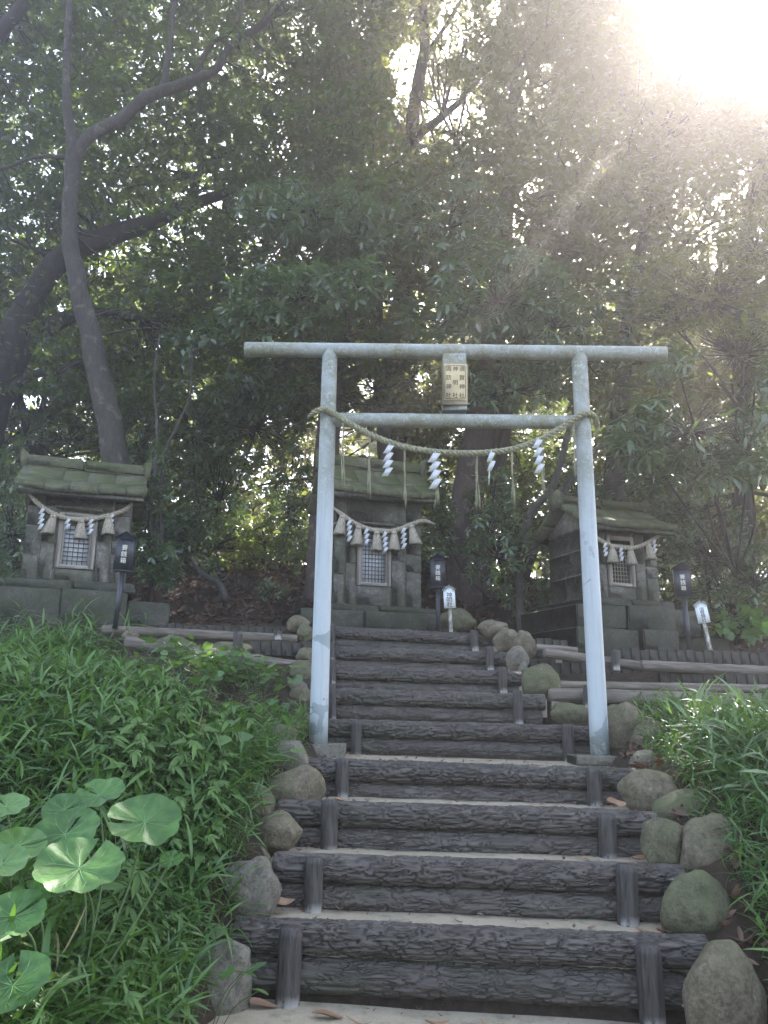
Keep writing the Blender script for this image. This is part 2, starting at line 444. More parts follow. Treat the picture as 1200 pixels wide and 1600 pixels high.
class MB:
    """collects shapes for ONE mesh"""
    def __init__(s):
        s.v, s.q, s.t, s.n = [], [], [], 0
    def add(s, v, quads=None, tris=None):
        v = np.asarray(v, float)
        if quads is not None and len(quads): s.q.append(np.asarray(quads) + s.n)
        if tris is not None and len(tris): s.t.append(np.asarray(tris) + s.n)
        s.v.append(v); s.n += len(v)
        return s
    def box(s, x0, x1, y0, y1, z0, z1, bev=0.0, jit=0.0):
        if bev <= 0:
            v = np.array([(x, y, z) for z in (z0, z1) for y in (y0, y1) for x in (x0, x1)], float)
            q = [(0, 2, 3, 1), (4, 5, 7, 6), (0, 1, 5, 4), (2, 6, 7, 3), (0, 4, 6, 2), (1, 3, 7, 5)]
            if jit: v += rng.normal(0, jit, v.shape)
            return s.add(v, q)
        # chamfered box: 24 vertices
        b = min(bev, (x1 - x0) * .45, (y1 - y0) * .45, (z1 - z0) * .45)
        X, Y, Z = (x0, x1), (y0, y1), (z0, z1)
        jj = rng.normal(0, jit, (2, 2, 2, 3)) if jit else np.zeros((2, 2, 2, 3))
        vs, idx = [], {}
        for i in (0, 1):
            for j in (0, 1):
                for k in (0, 1):
                    sx, sy, sz = (1 - 2 * i) * b, (1 - 2 * j) * b, (1 - 2 * k) * b
                    for ax, d in enumerate(((0, sy, sz), (sx, 0, sz), (sx, sy, 0))):
                        idx[(i, j, k, ax)] = len(vs)
                        vs.append(np.array((X[i], Y[j], Z[k])) + d + jj[i, j, k])
        q, tr = [], []
        for i in (0, 1):
            a = [idx[(i, j, k, 0)] for j, k in ((0, 0), (1, 0), (1, 1), (0, 1))]
            q.append(a if i else a[::-1])
            a = [idx[(j, i, k, 1)] for j, k in ((0, 0), (1, 0), (1, 1), (0, 1))]
            q.append(a[::-1] if i else a)
            a = [idx[(j, k, i, 2)] for j, k in ((0, 0), (1, 0), (1, 1), (0, 1))]
            q.append(a if i else a[::-1])
        for i in (0, 1):
            for j in (0, 1):
                q.append([idx[(i, j, 0, 0)], idx[(i, j, 1, 0)], idx[(i, j, 1, 1)], idx[(i, j, 0, 1)]])
                q.append([idx[(i, 0, j, 0)], idx[(i, 1, j, 0)], idx[(i, 1, j, 2)], idx[(i, 0, j, 2)]])
                q.append([idx[(0, i, j, 1)], idx[(1, i, j, 1)], idx[(1, i, j, 2)], idx[(0, i, j, 2)]])
                for k in (0, 1):
                    tr.append([idx[(i, j, k, a)] for a in (0, 1, 2)])
        return s.add(vs, q, tr)
    def tube(s, pts, rad, n=10, cap=True, flat=1.0):
        v, q = tube_arrays(pts, rad, n, flat)
        m = len(v) // n
        tr = []
        if cap:
            v = np.vstack([v, v[:n].mean(0), v[-n:].mean(0)])
            a, b = m * n, m * n + 1
            for i in range(n):
                j = (i + 1) % n
                tr.append((a, j, i)); tr.append((b, (m - 1) * n + i, (m - 1) * n + j))
        return s.add(v, q, tr)
    def lathe(s, prof, n=16, loc=(0, 0, 0)):
        an = np.arange(n) * 2 * math.pi / n
        v = np.array([(r * math.cos(a) + loc[0], r * math.sin(a) + loc[1], z + loc[2]) for r, z in prof for a in an])
        q = [(k * n + i, k * n + (i + 1) % n, (k + 1) * n + (i + 1) % n, (k + 1) * n + i) for k in range(len(prof) - 1) for i in range(n)]
        return s.add(v, q)
    def prism(s, poly, y0, y1):
        """polygon in the xz plane pushed from y0 to y1"""
        n = len(poly)
        v = [(x, y0, z) for x, z in poly] + [(x, y1, z) for x, z in poly]
        q = [(i, (i + 1) % n, n + (i + 1) % n, n + i) for i in range(n)]
        tr = [(0, i + 1, i) for i in range(1, n - 1)] + [(n, n + i, n + i + 1) for i in range(1, n - 1)]
        return s.add(v, q, tr)
    def arrays(s):
        fl = []
        if s.q: fl.append(np.concatenate(s.q))
        if s.t: fl.append(np.concatenate(s.t))
        return np.concatenate(s.v), fl
    def build(s, name, m, parent=None, smooth=False, world=None):
        v, f = s.arrays()
        if world is not None:
            v = local(world, v)
        o = mesh_np(name, v, f, m, parent, smooth=smooth)
        if smooth == 'edge':
            pass
        return o
def tube_arrays(pts, rad, n=10, flat=1.0):
    p = np.asarray(pts, float)
    m = len(p)
    rad = np.broadcast_to(np.asarray(rad, float), (m,))
    t = np.gradient(p, axis=0)
    t /= np.linalg.norm(t, axis=1)[:, None] + 1e-9
    up = np.array((0., 0., 1.)) if abs(t[0][2]) < .9 else np.array((1., 0., 0.))
    fr = []
    u = np.cross(t[0], up); u /= np.linalg.norm(u)
    for i in range(m):
        u = u - t[i] * u.dot(t[i]); u /= np.linalg.norm(u) + 1e-9
        fr.append((u, np.cross(t[i], u)))
    an = np.arange(n) * 2 * math.pi / n
    ca, sa = np.cos(an)[:, None], np.sin(an)[:, None] * flat
    v = np.concatenate([p[i] + rad[i] * (ca * fr[i][0] + sa * fr[i][1]) for i in range(m)])
    i = np.arange(n); j = (i + 1) % n
    q = np.concatenate([np.stack([k * n + i, k * n + j, (k + 1) * n + j, (k + 1) * n + i], 1) for k in range(m - 1)])
    return v, q
def spline(pts, per=8):
    """Catmull-Rom through the points (any number of columns)"""
    p = np.asarray(pts, float)
    p = np.vstack([2 * p[0] - p[1], p, 2 * p[-1] - p[-2]])
    out = []
    for i in range(1, len(p) - 2):
        for k in range(per):
            t = k / per
            out.append(.5 * ((2 * p[i]) + (-p[i - 1] + p[i + 1]) * t + (2 * p[i - 1] - 5 * p[i] + 4 * p[i + 1] - p[i + 2]) * t * t
                             + (-p[i - 1] + 3 * p[i] - 3 * p[i + 1] + p[i + 2]) * t ** 3))
    out.append(p[-2])
    return np.array(out)
def rotm(yaw, pitch, roll):
    """(k,3,3): leaf +X turned by roll, then tipped down by pitch, then yaw"""
    cy_, sy_ = np.cos(yaw), np.sin(yaw); cp, sp = np.cos(pitch), np.sin(pitch); cr, sr = np.cos(roll), np.sin(roll)
    z = np.zeros_like(cy_); o = np.ones_like(cy_)
    Rz = np.stack([cy_, -sy_, z, sy_, cy_, z, z, z, o], -1).reshape(-1, 3, 3)
    Ry = np.stack([cp, z, sp, z, o, z, -sp, z, cp], -1).reshape(-1, 3, 3)
    Rx = np.stack([o, z, z, z, cr, -sr, z, sr, cr], -1).reshape(-1, 3, 3)
    return Rz @ Ry @ Rx
def inst(tv, tf, mats, locs, scale=None):
    K, N = len(locs), len(tv)
    m = mats if scale is None else mats * np.asarray(scale)[:, None, None]
    v = np.einsum('kij,nj->kni', m, tv) + np.asarray(locs)[:, None, :]
    f = (tf[None] + (np.arange(K) * N)[:, None, None]).reshape(-1, tf.shape[1])
    return v.reshape(-1, 3), f

def text_geo(body, size, bold=.0):
    c = bpy.data.curves.new('glyph', 'FONT')
    c.body = body; c.size = size; c.align_x = 'CENTER'; c.align_y = 'CENTER'
    c.resolution_u = 3; c.offset = bold
    o = bpy.data.objects.new('glyph', c)
    COL.objects.link(o)
    me = bpy.data.meshes.new_from_object(o)
    v = np.array([tuple(x.co) for x in me.vertices]).reshape(-1, 3)
    f = [tuple(p.vertices) for p in me.polygons]
    bpy.data.objects.remove(o); bpy.data.meshes.remove(me); bpy.data.curves.remove(c)
    return v, f
def lettering(parent, chars, m, y, name='character'):
    """flat printed characters [(char, x, z, size)] facing -y in the space of the parent"""
    for ch, x, z, s in chars:
        v, f = text_geo(ch, s, s * .003)
        v = v - (v.max(0) + v.min(0)) / 2
        me = bpy.data.meshes.new(name)
        me.from_pydata([(p[0], 0, p[1]) for p in v], [], f)
        me.materials.append(m)
        o = link(bpy.data.objects.new(name, me), parent)
        o.location = (x, y, z)
# ================================================================== THE GROUND
# steps: distance, (left end px, top y), (right end px, top y)
STEPS = [
    (3.70, (362, 1437), (1112, 1468)), (4.10, (425, 1334), (1073, 1354)), (4.54, (432, 1249), (1030, 1268)),
    (5.13, (479, 1184), (998, 1201)), (6.27, (508, 1122), (935, 1134)), (6.90, (516, 1074), (853, 1084)),
    (7.50, (516, 1038), (816, 1048)), (8.10, (518, 1008), (797, 1018)), (8.80, (520, 977), (775, 990))]
LOG_R = .074
step_pts = [(d, P(a[0], a[1], d), P(b[0], b[1], d)) for d, a, b in STEPS]
def step_z(k, x):
    d, a, b = step_pts[k]
    return a.z + (b.z - a.z) * (x - a.x) / (b.x - a.x)
def path_z(x):
    return EYE - 1.285 - .045 * x
def stair_z(x, y):
    """height of the walking surface"""
    if y < STEPS[0][0]:
        return path_z(x)
    k = max(i for i, s in enumerate(STEPS) if y >= s[0])
    return step_z(k, x) - .05
ys_c = [0.0] + [s[0] for s in STEPS] + [9.6]
xl_c = [-.72] + [p[1].x for p in step_pts] + [step_pts[-1][1].x]
xr_c = [1.38] + [p[2].x for p in step_pts] + [step_pts[-1][2].x]
def sm(a, b, x):
    t = min(1, max(0, (x - a) / (b - a)))
    return t * t * (3 - 2 * t)
def ground_z(x, y):
    xl = np.interp(y, ys_c, xl_c); xr = np.interp(y, ys_c, xr_c)
    # smooth ramp under the stairs
    ramp = np.interp(y, [0, 3.4, 4.1, 5.1, 6.3, 8.8, 9.4], [0, 0, .42, .80, 1.0, 1.98, 2.05]) - .02 * x
    stage = 2.06 - .26 * sm(.95, 1.5, x)
    slope = stage + np.interp(y, [9.6, 10.6, 14, 20, 60, 120], [0, .12, 1.75, 2.2, 8, 9]) * (1 if x < 2 else max(.6, 1 - .08 * (x - 2)))
    if x < xl:
        t = xl - x
        amp, tau = np.interp(y, [4.2, 6.0], [.62, .34]), np.interp(y, [4.2, 6.0], [.55, 1.5])
        z = ramp + amp * (1 - math.exp(-t / tau))
        if y > 6.9:
            lv = np.interp(y, [7.36, 7.5, 7.9, 8.1, 8.5, 8.6], [0, 1.62, 1.66, 1.86, 1.90, 2.06]) if y > 7.42 else 0
            z = min(z, 1.55) if y <= 7.42 else lv
        if y > 8.6: z = slope
    elif x > xr:
        t = x - xr
        z = ramp + .36 * (1 - math.exp(-t / .5)) * (1 - .8 * sm(4.5, 6.5, y))
        lv = np.interp(y, [7.0, 7.2, 7.38, 7.5, 7.95, 8.1, 8.85, 8.98], [1.15, 1.30, 1.32, 1.38, 1.40, 1.58, 1.62, 1.79])
        z = min(z, 1.12) if y < 7 else lv
        if y < 6.2: z = ramp + .36 * (1 - math.exp(-t / .5)) * (1 - .8 * sm(4.5, 6.5, y))
        if y > 9.0: z = slope
    else:
        z = min(ramp, stair_z(x, y)) - .10 if y < 9.2 else slope
        z = z + (slope - z) * sm(8.85, 9.1, y)
    z += (.02 if y < 9.5 else .03) * mnoise.noise(Vector((x * 1.3, y * 1.3, 0))) + (.18 * mnoise.noise(Vector((x * .35, y * .35, 3))) if y > 10.5 else 0)
    return float(z)
gx = np.concatenate([np.array([-900, -300, -100, -50, -30]), np.arange(-20, -6, .7), np.arange(-6, 6, .1), np.arange(6, 20.1, .7), np.array([30, 50, 100, 300, 900])])
gy = np.concatenate([np.array([-900, -300, -60, -20, -8, -3]), np.arange(-1, 11, .1), np.arange(11, 26, .6), np.array([30, 40, 60, 120, 400, 1500])])
V = np.array([(x, y, ground_z(x, y)) for y in gy for x in gx])
nx, ny = len(gx), len(gy)
ii, jj = np.meshgrid(np.arange(nx - 1), np.arange(ny - 1))
a = (jj * nx + ii).ravel()
ground = mesh_np('ground', V, np.stack([a, a + 1, a + nx + 1, a + nx], 1), M['soil'], smooth=True)
tag(ground, kind='structure')

# sand path in front of the stairs, widening behind the camera
pv, pf = [], []
pys = [-8, -3, 0, 1.5, 2.5, 3.2, 3.72]
for y in pys:
    for u in np.linspace(0, 1, 12):
        x = (-.74 + u * 2.02) * (1 if y > 0 else 1.4)
        pv.append((x, y, path_z(x) + .004 + .006 * mnoise.noise(Vector((x * 3, y * 3, 1)))))
for j in range(len(pys) - 1):
    for i in range(11):
        k = j * 12 + i
        pf.append((k, k + 1, k + 13, k + 12))
tag(mesh_np('path', pv, np.array(pf), M['sand'], smooth=True), kind='structure')

# ================================================================== LOG STAIRS
def bark_log(name, p0, p1, r, nl, nc, parent, seed, m='log', dents=.0075, furrow=1.0):
    """horizontal cast log from p0 to p1: round, slightly wavy, with braided furrows cut into it"""
    p0, p1 = Vector(p0), Vector(p1)
    L = (p1 - p0).length
    ax = (p1 - p0).normalized()
    side = ax.cross(Vector((0, 0, 1))).normalized()
    up = side.cross(ax)
    vs, cr = [], []
    for i in range(nl + 1):
        s = i / nl
        x = s * L
        end = 1.0 if 0 < i < nl else .93
        wob = 1 + .05 * mnoise.noise(Vector((x * 2.2, seed * 7.1, 0)))
        for j in range(nc):
            th = 2 * math.pi * j / nc
            vx = x * 8 + 1.2 * mnoise.noise(Vector((x * 7, th * 1.2, seed)))
            q = Vector((vx, math.cos(th) * 3.1 + .35 * mnoise.noise(Vector((x * 11, th * 2, seed + 5))), math.sin(th) * 3.1 + seed * 13))
            dd, _ = mnoise.voronoi(q)
            e = dd[1] - dd[0]
            c = max(0.0, 1 - e / .32) * furrow
            fine = mnoise.noise(Vector((x * 30, th * 9, seed)))
            rr = r * wob * end - dents * c + .0022 * fine + .004 * mnoise.noise(Vector((x * 8, th * 2, seed + 2)))
            vs.append(ax * x + side * (rr * math.cos(th)) + up * (rr * math.sin(th)))
            cr.append(min(1, c * c * 1.1))
    q = []
    for i in range(nl):
        for j in range(nc):
            k = (j + 1) % nc
            q.append((i * nc + j, i * nc + k, (i + 1) * nc + k, (i + 1) * nc + j))
    n = len(vs)
    vs += [Vector((0, 0, 0)), ax * L]; cr += [0, 0]
    tr = [(n, (j + 1) % nc, j) for j in range(nc)] + [(n + 1, nl * nc + j, nl * nc + (j + 1) % nc) for j in range(nc)]
    # local x axis runs along the log so that the grain follows it
    rot = Matrix((ax, side, up))
    vv = np.array([tuple(rot @ v) for v in vs])
    o = mesh_np(name, vv, [np.array(q), np.array(tr)], M[m], parent, tint=cr, smooth=True, attr='crack')
    o.matrix_local = Matrix.Translation(p0 - Vector(parent.location)) @ rot.transposed().to_4x4()
    return o
def stub_post(name, top, bot, r, parent, seed, m='post'):
    """upright stake between two points, flat rough top"""
    top, bot = Vector(top), Vector(bot)
    L = (top - bot).length
    ax = (top - bot).normalized()
    sx = Vector((0, 1, 0)).cross(ax).normalized()
    sy = ax.cross(sx)
    vs, nc, nl = [], 18, 10
    for i in range(nl + 1):
        z = L * i / nl
        rr0 = r * (1 if i < nl else .9)
        for j in range(nc):
            th = 2 * math.pi * j / nc
            rr = rr0 * (1 + .05 * mnoise.noise(Vector((math.cos(th) * 2, math.sin(th) * 2, seed))) + .035 * mnoise.noise(Vector((th * 3, z * 4, seed + 3))))
            vs.append((rr * math.cos(th), rr * math.sin(th), z))
    vs.append((0, 0, L + .002)); vs.append((0, 0, 0))
    q = [(i * nc + j, i * nc + (j + 1) % nc, (i + 1) * nc + (j + 1) % nc, (i + 1) * nc + j) for i in range(nl) for j in range(nc)]
    n = (nl + 1) * nc
    tr = [(n, nl * nc + j, nl * nc + (j + 1) % nc) for j in range(nc)] + [(n + 1, (j + 1) % nc, j) for j in range(nc)]
    o = mesh_np(name, np.array(vs), [np.array(q), np.array(tr)], M[m], parent, smooth=True)
    rot = Matrix((sx, sy, ax)).transposed()
    o.matrix_local = Matrix.Translation(bot - Vector(parent.location)) @ rot.to_4x4()
    return o
# posts of each step: (x top, y top, x bottom, y bottom, width in photo pixels)
POSTS = [
    [(455, 1449, 449, 1566, 35), (1012, 1476, 1020, 1598, 36)],
    [(491, 1340, 489, 1421, 28), (979, 1351, 981, 1441, 32)],
    [(515, 1250, 514, 1330, 26), (948, 1272, 950, 1342, 27)],
    [(535, 1186, 534, 1245, 21), (928, 1200, 930, 1259, 23)],
    [(557, 1126, 556, 1182, 17), (887, 1131, 889, 1189, 19)],
    [(519, 1068, 520, 1124, 12), (809, 1079, 810, 1130, 16)],
    [(519, 1030, 519, 1068, 12), (784, 1043, 786, 1080, 14)],
    [(518, 1004, 518, 1032, 12), (765, 1010, 766, 1045, 13)],
    [(518, 975, 518, 1006, 12), (741, 985, 742, 1014, 13)]]
STEP_LABELS = [
    'lowest dark log step with white chips on its top log, sand at its foot',
    'second log step from the bottom of the stairs, a strip of sand before it',
    'third log step from the bottom of the stairs',
    'fourth log step from the bottom, right in front of the torii bases',
    'fifth log step from the bottom, directly behind the torii posts',
    'sixth log step up, its right end jutting out beside a big round stone',
    'seventh log step up, third one down from the top of the stairs',
    'eighth log step up, second one down from the top of the stairs',
    'topmost log step, at the foot of the middle shrine']
for k, (d, A, B) in enumerate(step_pts):
    mid = (A + B) / 2
    st = thing('log_step', STEP_LABELS[k], 'step', (mid.x, d, mid.z - .28), 0, 'steps of the log stairs')
    nl, nc = (560, 52) if k == 0 else (440, 44) if k < 4 else (300, 36) if k < 5 else (200, 30)
    yc = d + LOG_R
    sh = Vector((0, LOG_R, -LOG_R))
    bark_log('log', A + sh, B + sh, LOG_R * .98, nl, nc, st, k * 2 + 1)
    low = Vector((0, LOG_R + .008, -LOG_R - (2.05 if k == 0 else 1.86) * LOG_R))
    tr_ = .10 if k in (0, 1) else .03
    bark_log('log', A + low + Vector((.02, 0, 0)), B + low - Vector((tr_, 0, 0)), LOG_R * (1.06 if k == 0 else .98), nl, nc, st, k * 2 + 2, furrow=.75)
    for (x0, y0, x1, y1, w) in POSTS[k]:
        r = w * (d - .05) / 1230 / 2
        dd = d - r * .45
        stub_post('post', P(x0, y0, dd), P(x1, y1, dd) - Vector((0, 0, .03)), r, st, k + x0)
    # tread of packed sand behind the logs
    d2 = STEPS[k + 1][0] + .06 if k < 8 else 9.5
    xa, xb = A.x - .02, B.x + .02
    tv, tf = [], []
    NX, NY = 26, 6
    for j in range(NY):
        y = d + LOG_R + (d2 - d - LOG_R) * j / (NY - 1)
        for i in range(NX):
            x = xa + (xb - xa) * i / (NX - 1)
            z = step_z(k, x) - .045 + .008 * mnoise.noise(Vector((x * 5, y * 5, k)))
            tv.append((x, y, z))
    for j in range(NY - 1):
        for i in range(NX - 1):
            q = j * NX + i
            tf.append((q, q + 1, q + NX + 1, q + NX))
    n0 = len(tv)
    tv += [(x, y, z - .16) for x, y, z in tv]
    rim = [i for i in range(NX)] + [j * NX + NX - 1 for j in range(1, NY)] + [(NY - 1) * NX + i for i in range(NX - 2, -1, -1)] + [j * NX for j in range(NY - 2, 0, -1)]
    for a, b in zip(rim, rim[1:] + rim[:1]):
        tf.append((b, a, a + n0, b + n0))
    mesh_np('tread', local(st, tv), np.array(tf), M['sand'], st, smooth=True)

# ================================================================== BOULDERS
def boulder(px, py, w, h, d, label, m='boulder', depth=.8, seed=None, tilt=0.0, box=.0):
    """rounded stone seen at a pixel, w x h pixels large, resting at distance d"""
    seed = seed if seed is not None else px * .37 + py * .11
    c = P(px, py, d)
    s = d / 1200 * (1 + .0000 * px)
    a, b, cc = w * s / 2 * 1.12, w * s / 2 * depth, h * s / 2 * 1.12
    import bmesh
    bm = bmesh.new()
    bmesh.ops.create_icosphere(bm, subdivisions=4, radius=1)
    for v in bm.verts:
        n = v.co.normalized()
        pw = 1.0 + box
        q = Vector([math.copysign(abs(t) ** (1 / pw), t) for t in n]) if box else n
        sc = 1 + .26 * mnoise.noise(n * 1.1 + Vector((seed, 0, 0))) + .07 * mnoise.noise(n * 2.6 + Vector((0, seed, 0))) + .022 * mnoise.noise(n * 7 + Vector((0, 0, seed)))
        # shallow facets
        for f in range(7):
            fd = Vector((math.sin(seed * 3 + f * 2.1), math.cos(seed * 1.7 + f * 1.3), math.sin(seed + f * 4.0))).normalized()
            k = (n * sc).dot(fd)
            if k > .84:
                sc -= (k - .84) * .8
        q = q * sc
        v.co = Vector((q.x * a, q.y * b, q.z * cc))
    bmesh.ops.rotate(bm, verts=bm.verts, cent=(0, 0, 0), matrix=Matrix.Rotation(tilt, 3, 'Y'))
    zmin = min(v.co.z for v in bm.verts)
    for v in bm.verts:
        v.co.z -= zmin
    me = bpy.data.meshes.new('boulder')
    bm.to_mesh(me); bm.free()
    for p in me.polygons: p.use_smooth = True
    me.materials.append(M[m])
    o = link(bpy.data.objects.new('boulder', me))
    o.location = (c.x, d + .0, c.z + zmin)
    tag(o, label, 'boulder', 'boulders lining the stairs')
    return o
B1, B2, B3 = 'boulder', 'boulder2', 'boulder3'
for a in [
    (340, 1537, 84, 110, 3.62, 'big grey flat-topped boulder at the left foot of the lowest step', B3, .8, None, .15, .35),
    (333, 1468, 46, 52, 3.95, 'small dull boulder just above the big grey one at the left foot of the stairs', B1, .8),
    (390, 1391, 84, 82, 3.95, 'large rounded boulder at the left end between the first and second steps', B3, .8, None, -.3, .15),
    (397, 1343, 46, 36, 4.25, 'small brown boulder tucked above the large one at left of the second step', B1, .8),
    (433, 1301, 66, 50, 4.35, 'smooth tan boulder lying left of the third step', B1, .8),
    (404, 1260, 48, 56, 4.6, 'upright pinkish boulder half hidden in grass left of the third step', B1, .8),
    (463, 1238, 74, 66, 4.75, 'smooth tan boulder leaning on the left end of the third and fourth steps', B1, .8, None, -.4, .15),
    (418, 1226, 38, 24, 4.95, 'little flat stone in the weeds left of the fourth step', B1, .8),
    (451, 1188, 58, 58, 5.15, 'cracked angular boulder left of the fourth step', B3, .8, None, -.3, .3),
    (425, 1158, 62, 46, 5.5, 'dark mossy boulder in the weeds left of the torii base', B2, .8),
    (472, 1134, 32, 44, 6.3, 'dark stone right behind the left torii post foot', B1, .8),
    (470, 1090, 36, 34, 6.9, 'reddish stone in the stack left of the sixth step', B1, .8),
    (463, 1074, 30, 20, 7.1, 'flat split stone in the stack left of the sixth step', B3, .8),
    (471, 1054, 38, 38, 7.4, 'greenish stone in the stack left of the seventh step', B2, .8),
    (479, 1026, 30, 24, 7.8, 'small tan stone left of the eighth step', B1, .8),
    (478, 991, 26, 26, 8.3, 'mossy round stone beside the left end of the top step', B2, .8),
    (465, 975, 32, 24, 8.5, 'tan stone uppermost in the stack left of the top step', B1, .8),
    (203, 994, 24, 18, 7.9, 'lone pale stone lying against the left terrace rail', B1, .8),
    (271, 1008, 54, 26, 7.75, 'low mossy stone between the two left terrace logs', B2, .8),
    (358, 1016, 62, 24, 7.75, 'long mossy stone between the left terrace logs, beside the stake', B2, .8),
    (1132, 1562, 98, 132, 3.45, 'tall egg-shaped brown boulder at the right foot of the lowest step', B1, .8, None, -.05, .1),
    (1086, 1420, 88, 88, 3.95, 'round boulder with a yellow mossy patch at the right end of the lowest step', B2, .85, None, .1, .1),
    (1112, 1334, 90, 92, 4.3, 'large round speckled boulder at right of the second step', B1, .85, None, .1, .2),
    (1036, 1319, 64, 60, 4.35, 'cracked yellowish boulder standing on the right end of the second step', B2, .8, None, .2, .15),
    (1080, 1272, 98, 66, 4.75, 'broad dark green boulder right of the third step', B2, .8),
    (1017, 1236, 84, 56, 4.9, 'squat speckled tan boulder on the right end of the third step', B1, .8, None, .15, .15),
    (1090, 1242, 32, 24, 5.0, 'small mossy stone on top of the broad dark green boulder', B2, .8),
    (1056, 1208, 62, 46, 5.3, 'mossy boulder in the bamboo grass right of the fourth step', B2, .8),
    (1011, 1193, 48, 32, 5.5, 'little pale boulder in front of the right torii base', B3, .8),
    (1021, 1156, 56, 56, 5.95, 'round tan boulder beside the pitted one right of the torii post', B1, .8),
    (978, 1141, 66, 68, 6.15, 'large brown pitted boulder right of the torii post foot', B1, .8, None, .5, .15),
    (958, 1117, 32, 26, 6.6, 'small stone peeping out above the pitted boulder right of the torii post', B2, .8),
    (893, 1117, 62, 34, 6.75, 'low mossy boulder behind the right end of the fifth step', B2, .8),
    (845, 1068, 58, 50, 7.2, 'big smooth ochre boulder right of the seventh step', B2, .85, None, 0, .1),
    (819, 1051, 14, 28, 7.75, 'slim upright stone beside the big ochre boulder', B3, .8),
    (808, 1030, 32, 36, 7.9, 'pinkish boulder at the right end of the eighth step', B3, .8, None, .2, .1),
    (821, 1010, 28, 42, 8.2, 'tall boulder uppermost right behind the pinkish one', B1, .8, None, -.2, .1),
    (790, 1001, 32, 36, 8.45, 'tan boulder beside the right end of the top step', B1, .8),
    (770, 983, 40, 26, 8.8, 'flat round stone uppermost behind the right end of the top step', B1, .8),
    (716, 971, 50, 34, 9.7, 'mossy half-buried stone behind the white stake sign of the middle shrine', B2, .8)]:
    boulder(*a)

# ================================================================== TERRACE EDGES
def rail(px0, py0, px1, py1, d0, d1, thick, label, posts=(), m='timber'):
    A, B = P(px0, py0, d0), P(px1, py1, d1)
    r = thick * (d0 + d1) / 2 / 1200 / 2
    o = thing('terrace_log', label, 'log', tuple((A + B) / 2))
    bark_log('log', A, B, r, 90, 18, o, px0 * .1, m=m, dents=.004, furrow=.5)
    for (x0, y0, y1, w, dd) in posts:
        stub_post('post', P(x0, y0, dd), P(x0, y1, dd), w * dd / 2400, o, x0)
rail(160, 984, 464, 999, 7.95, 8.25, 15, 'straight brown log edging the left terrace below the offering box', [(434, 986, 1000, 12, 8.05)])
rail(196, 1004, 470, 1044, 7.45, 7.55, 22, 'lower thick log of the left terrace with one tall stake', [(372, 987, 1056, 15, 7.35)])
rail(838, 1012, 902, 1017, 8.0, 8.0, 12, 'short pale log stub left of the right torii post on the right terrace', [(872, 1016, 1036, 12, 7.95)])
rail(850, 1020, 1002, 1041, 7.75, 7.95, 15, 'log joint to joint behind the right torii post on the right terrace', [(962, 1016, 1048, 13, 7.8)])
rail(1002, 1040, 1260, 1052, 7.9, 8.1, 17, 'long log of the right terrace below the leaning white sign')
rail(868, 1071, 1260, 1078, 7.3, 7.5, 14, 'middle long log of the right terrace above the bamboo grass')
rail(856, 1086, 1260, 1097, 7.1, 7.2, 22, 'lowest thick log of the right terrace', [(919, 1070, 1108, 15, 7.0)])
rail(860, 1104, 960, 1120, 7.0, 7.0, 18, 'half buried log under the lowest terrace log at right of the stairs')
def palisade(x0, y0, x1, y1, h, d0, d1, n, label):
    o = thing('palisade', label, 'edging', tuple(P((x0 + x1) / 2, (y0 + y1) / 2 + h, (d0 + d1) / 2)))
    for i in range(n):
        u0, u1 = i / n, (i + 1) / n
        A = P(x0 + (x1 - x0) * u0, y0 + (y1 - y0) * u0, d0 + (d1 - d0) * u0)
        B = P(x0 + (x1 - x0) * u1, y0 + (y1 - y0) * u1, d0 + (d1 - d0) * u1)
        w = (B - A).length * .96
        hh = h * d0 / 1200
        jz = rng.normal(0, .011)
        b = MB().box(0, w, -.03, .03, -hh, jz, .006)
        ob = b.build('board', M['board'], o)
        yaw = math.atan2(B.y - A.y, B.x - A.x)
        ob.matrix_local = Matrix.Translation(A - Vector(o.location)) @ Matrix.Rotation(yaw, 4, 'Z')
palisade(250, 976, 464, 983, 26, 8.5, 8.6, 17, 'row of short boards behind the upper left terrace log')
palisade(392, 1002, 490, 1004, 22, 7.9, 7.9, 6, 'dark mossy boards under the upper left terrace log near the stairs')
palisade(812, 995, 886, 999, 30, 8.7, 8.75, 6, 'short boards right of the top step under the right shrine')
palisade(826, 1031, 1002, 1042, 24, 8.1, 8.15, 11, 'dark boards behind the logs just right of the upper stairs')
palisade(956, 1013, 1240, 1022, 20, 8.9, 8.9, 20, 'row of boards at the foot of the leaning white sign')
palisade(1028, 1050, 1250, 1056, 20, 8.0, 8.0, 13, 'dark boards under the long right terrace log')
# ================================================================== TORII
TD = 5.98
def cyl_between(mb, a, b, r0, r1, n=32, seg=12, round_end=.0):
    pts = [Vector(a).lerp(Vector(b), i / seg) for i in range(seg + 1)]
    rad = [r0 + (r1 - r0) * i / seg for i in range(seg + 1)]
    if round_end:
        ax = (pts[-1] - pts[0]).normalized()
        pts = [pts[0] - ax * 0, pts[0] + ax * round_end] + pts[1:-1] + [pts[-1] - ax * round_end, pts[-1]]
        rad = [r0 - round_end, r0] + rad[1:-1] + [r1, r1 - round_end]
    mb.tube([tuple(p) for p in pts], rad, n)
tor = thing('torii_gate', 'pale blue-grey steel pipe torii gate standing over the log stairs', 'torii gate', tuple(P(715, 1172, TD)))
def tb(mb, name, m, smooth=True):
    o = mb.build(name, M[m], tor, smooth=smooth, world=tor)
    return o
cyl_between(mb := MB(), P(497, 1168, TD), P(515.5, 550, TD), .0705, .064)
tb(mb, 'post', 'steel')
cyl_between(mb := MB(), P(938, 1186, TD), P(905, 556, TD), .0705, .064)
tb(mb, 'post', 'steel')
cyl_between(mb := MB(), P(383, 546, TD), P(1040, 553, TD), .0625, .0625, round_end=.006)
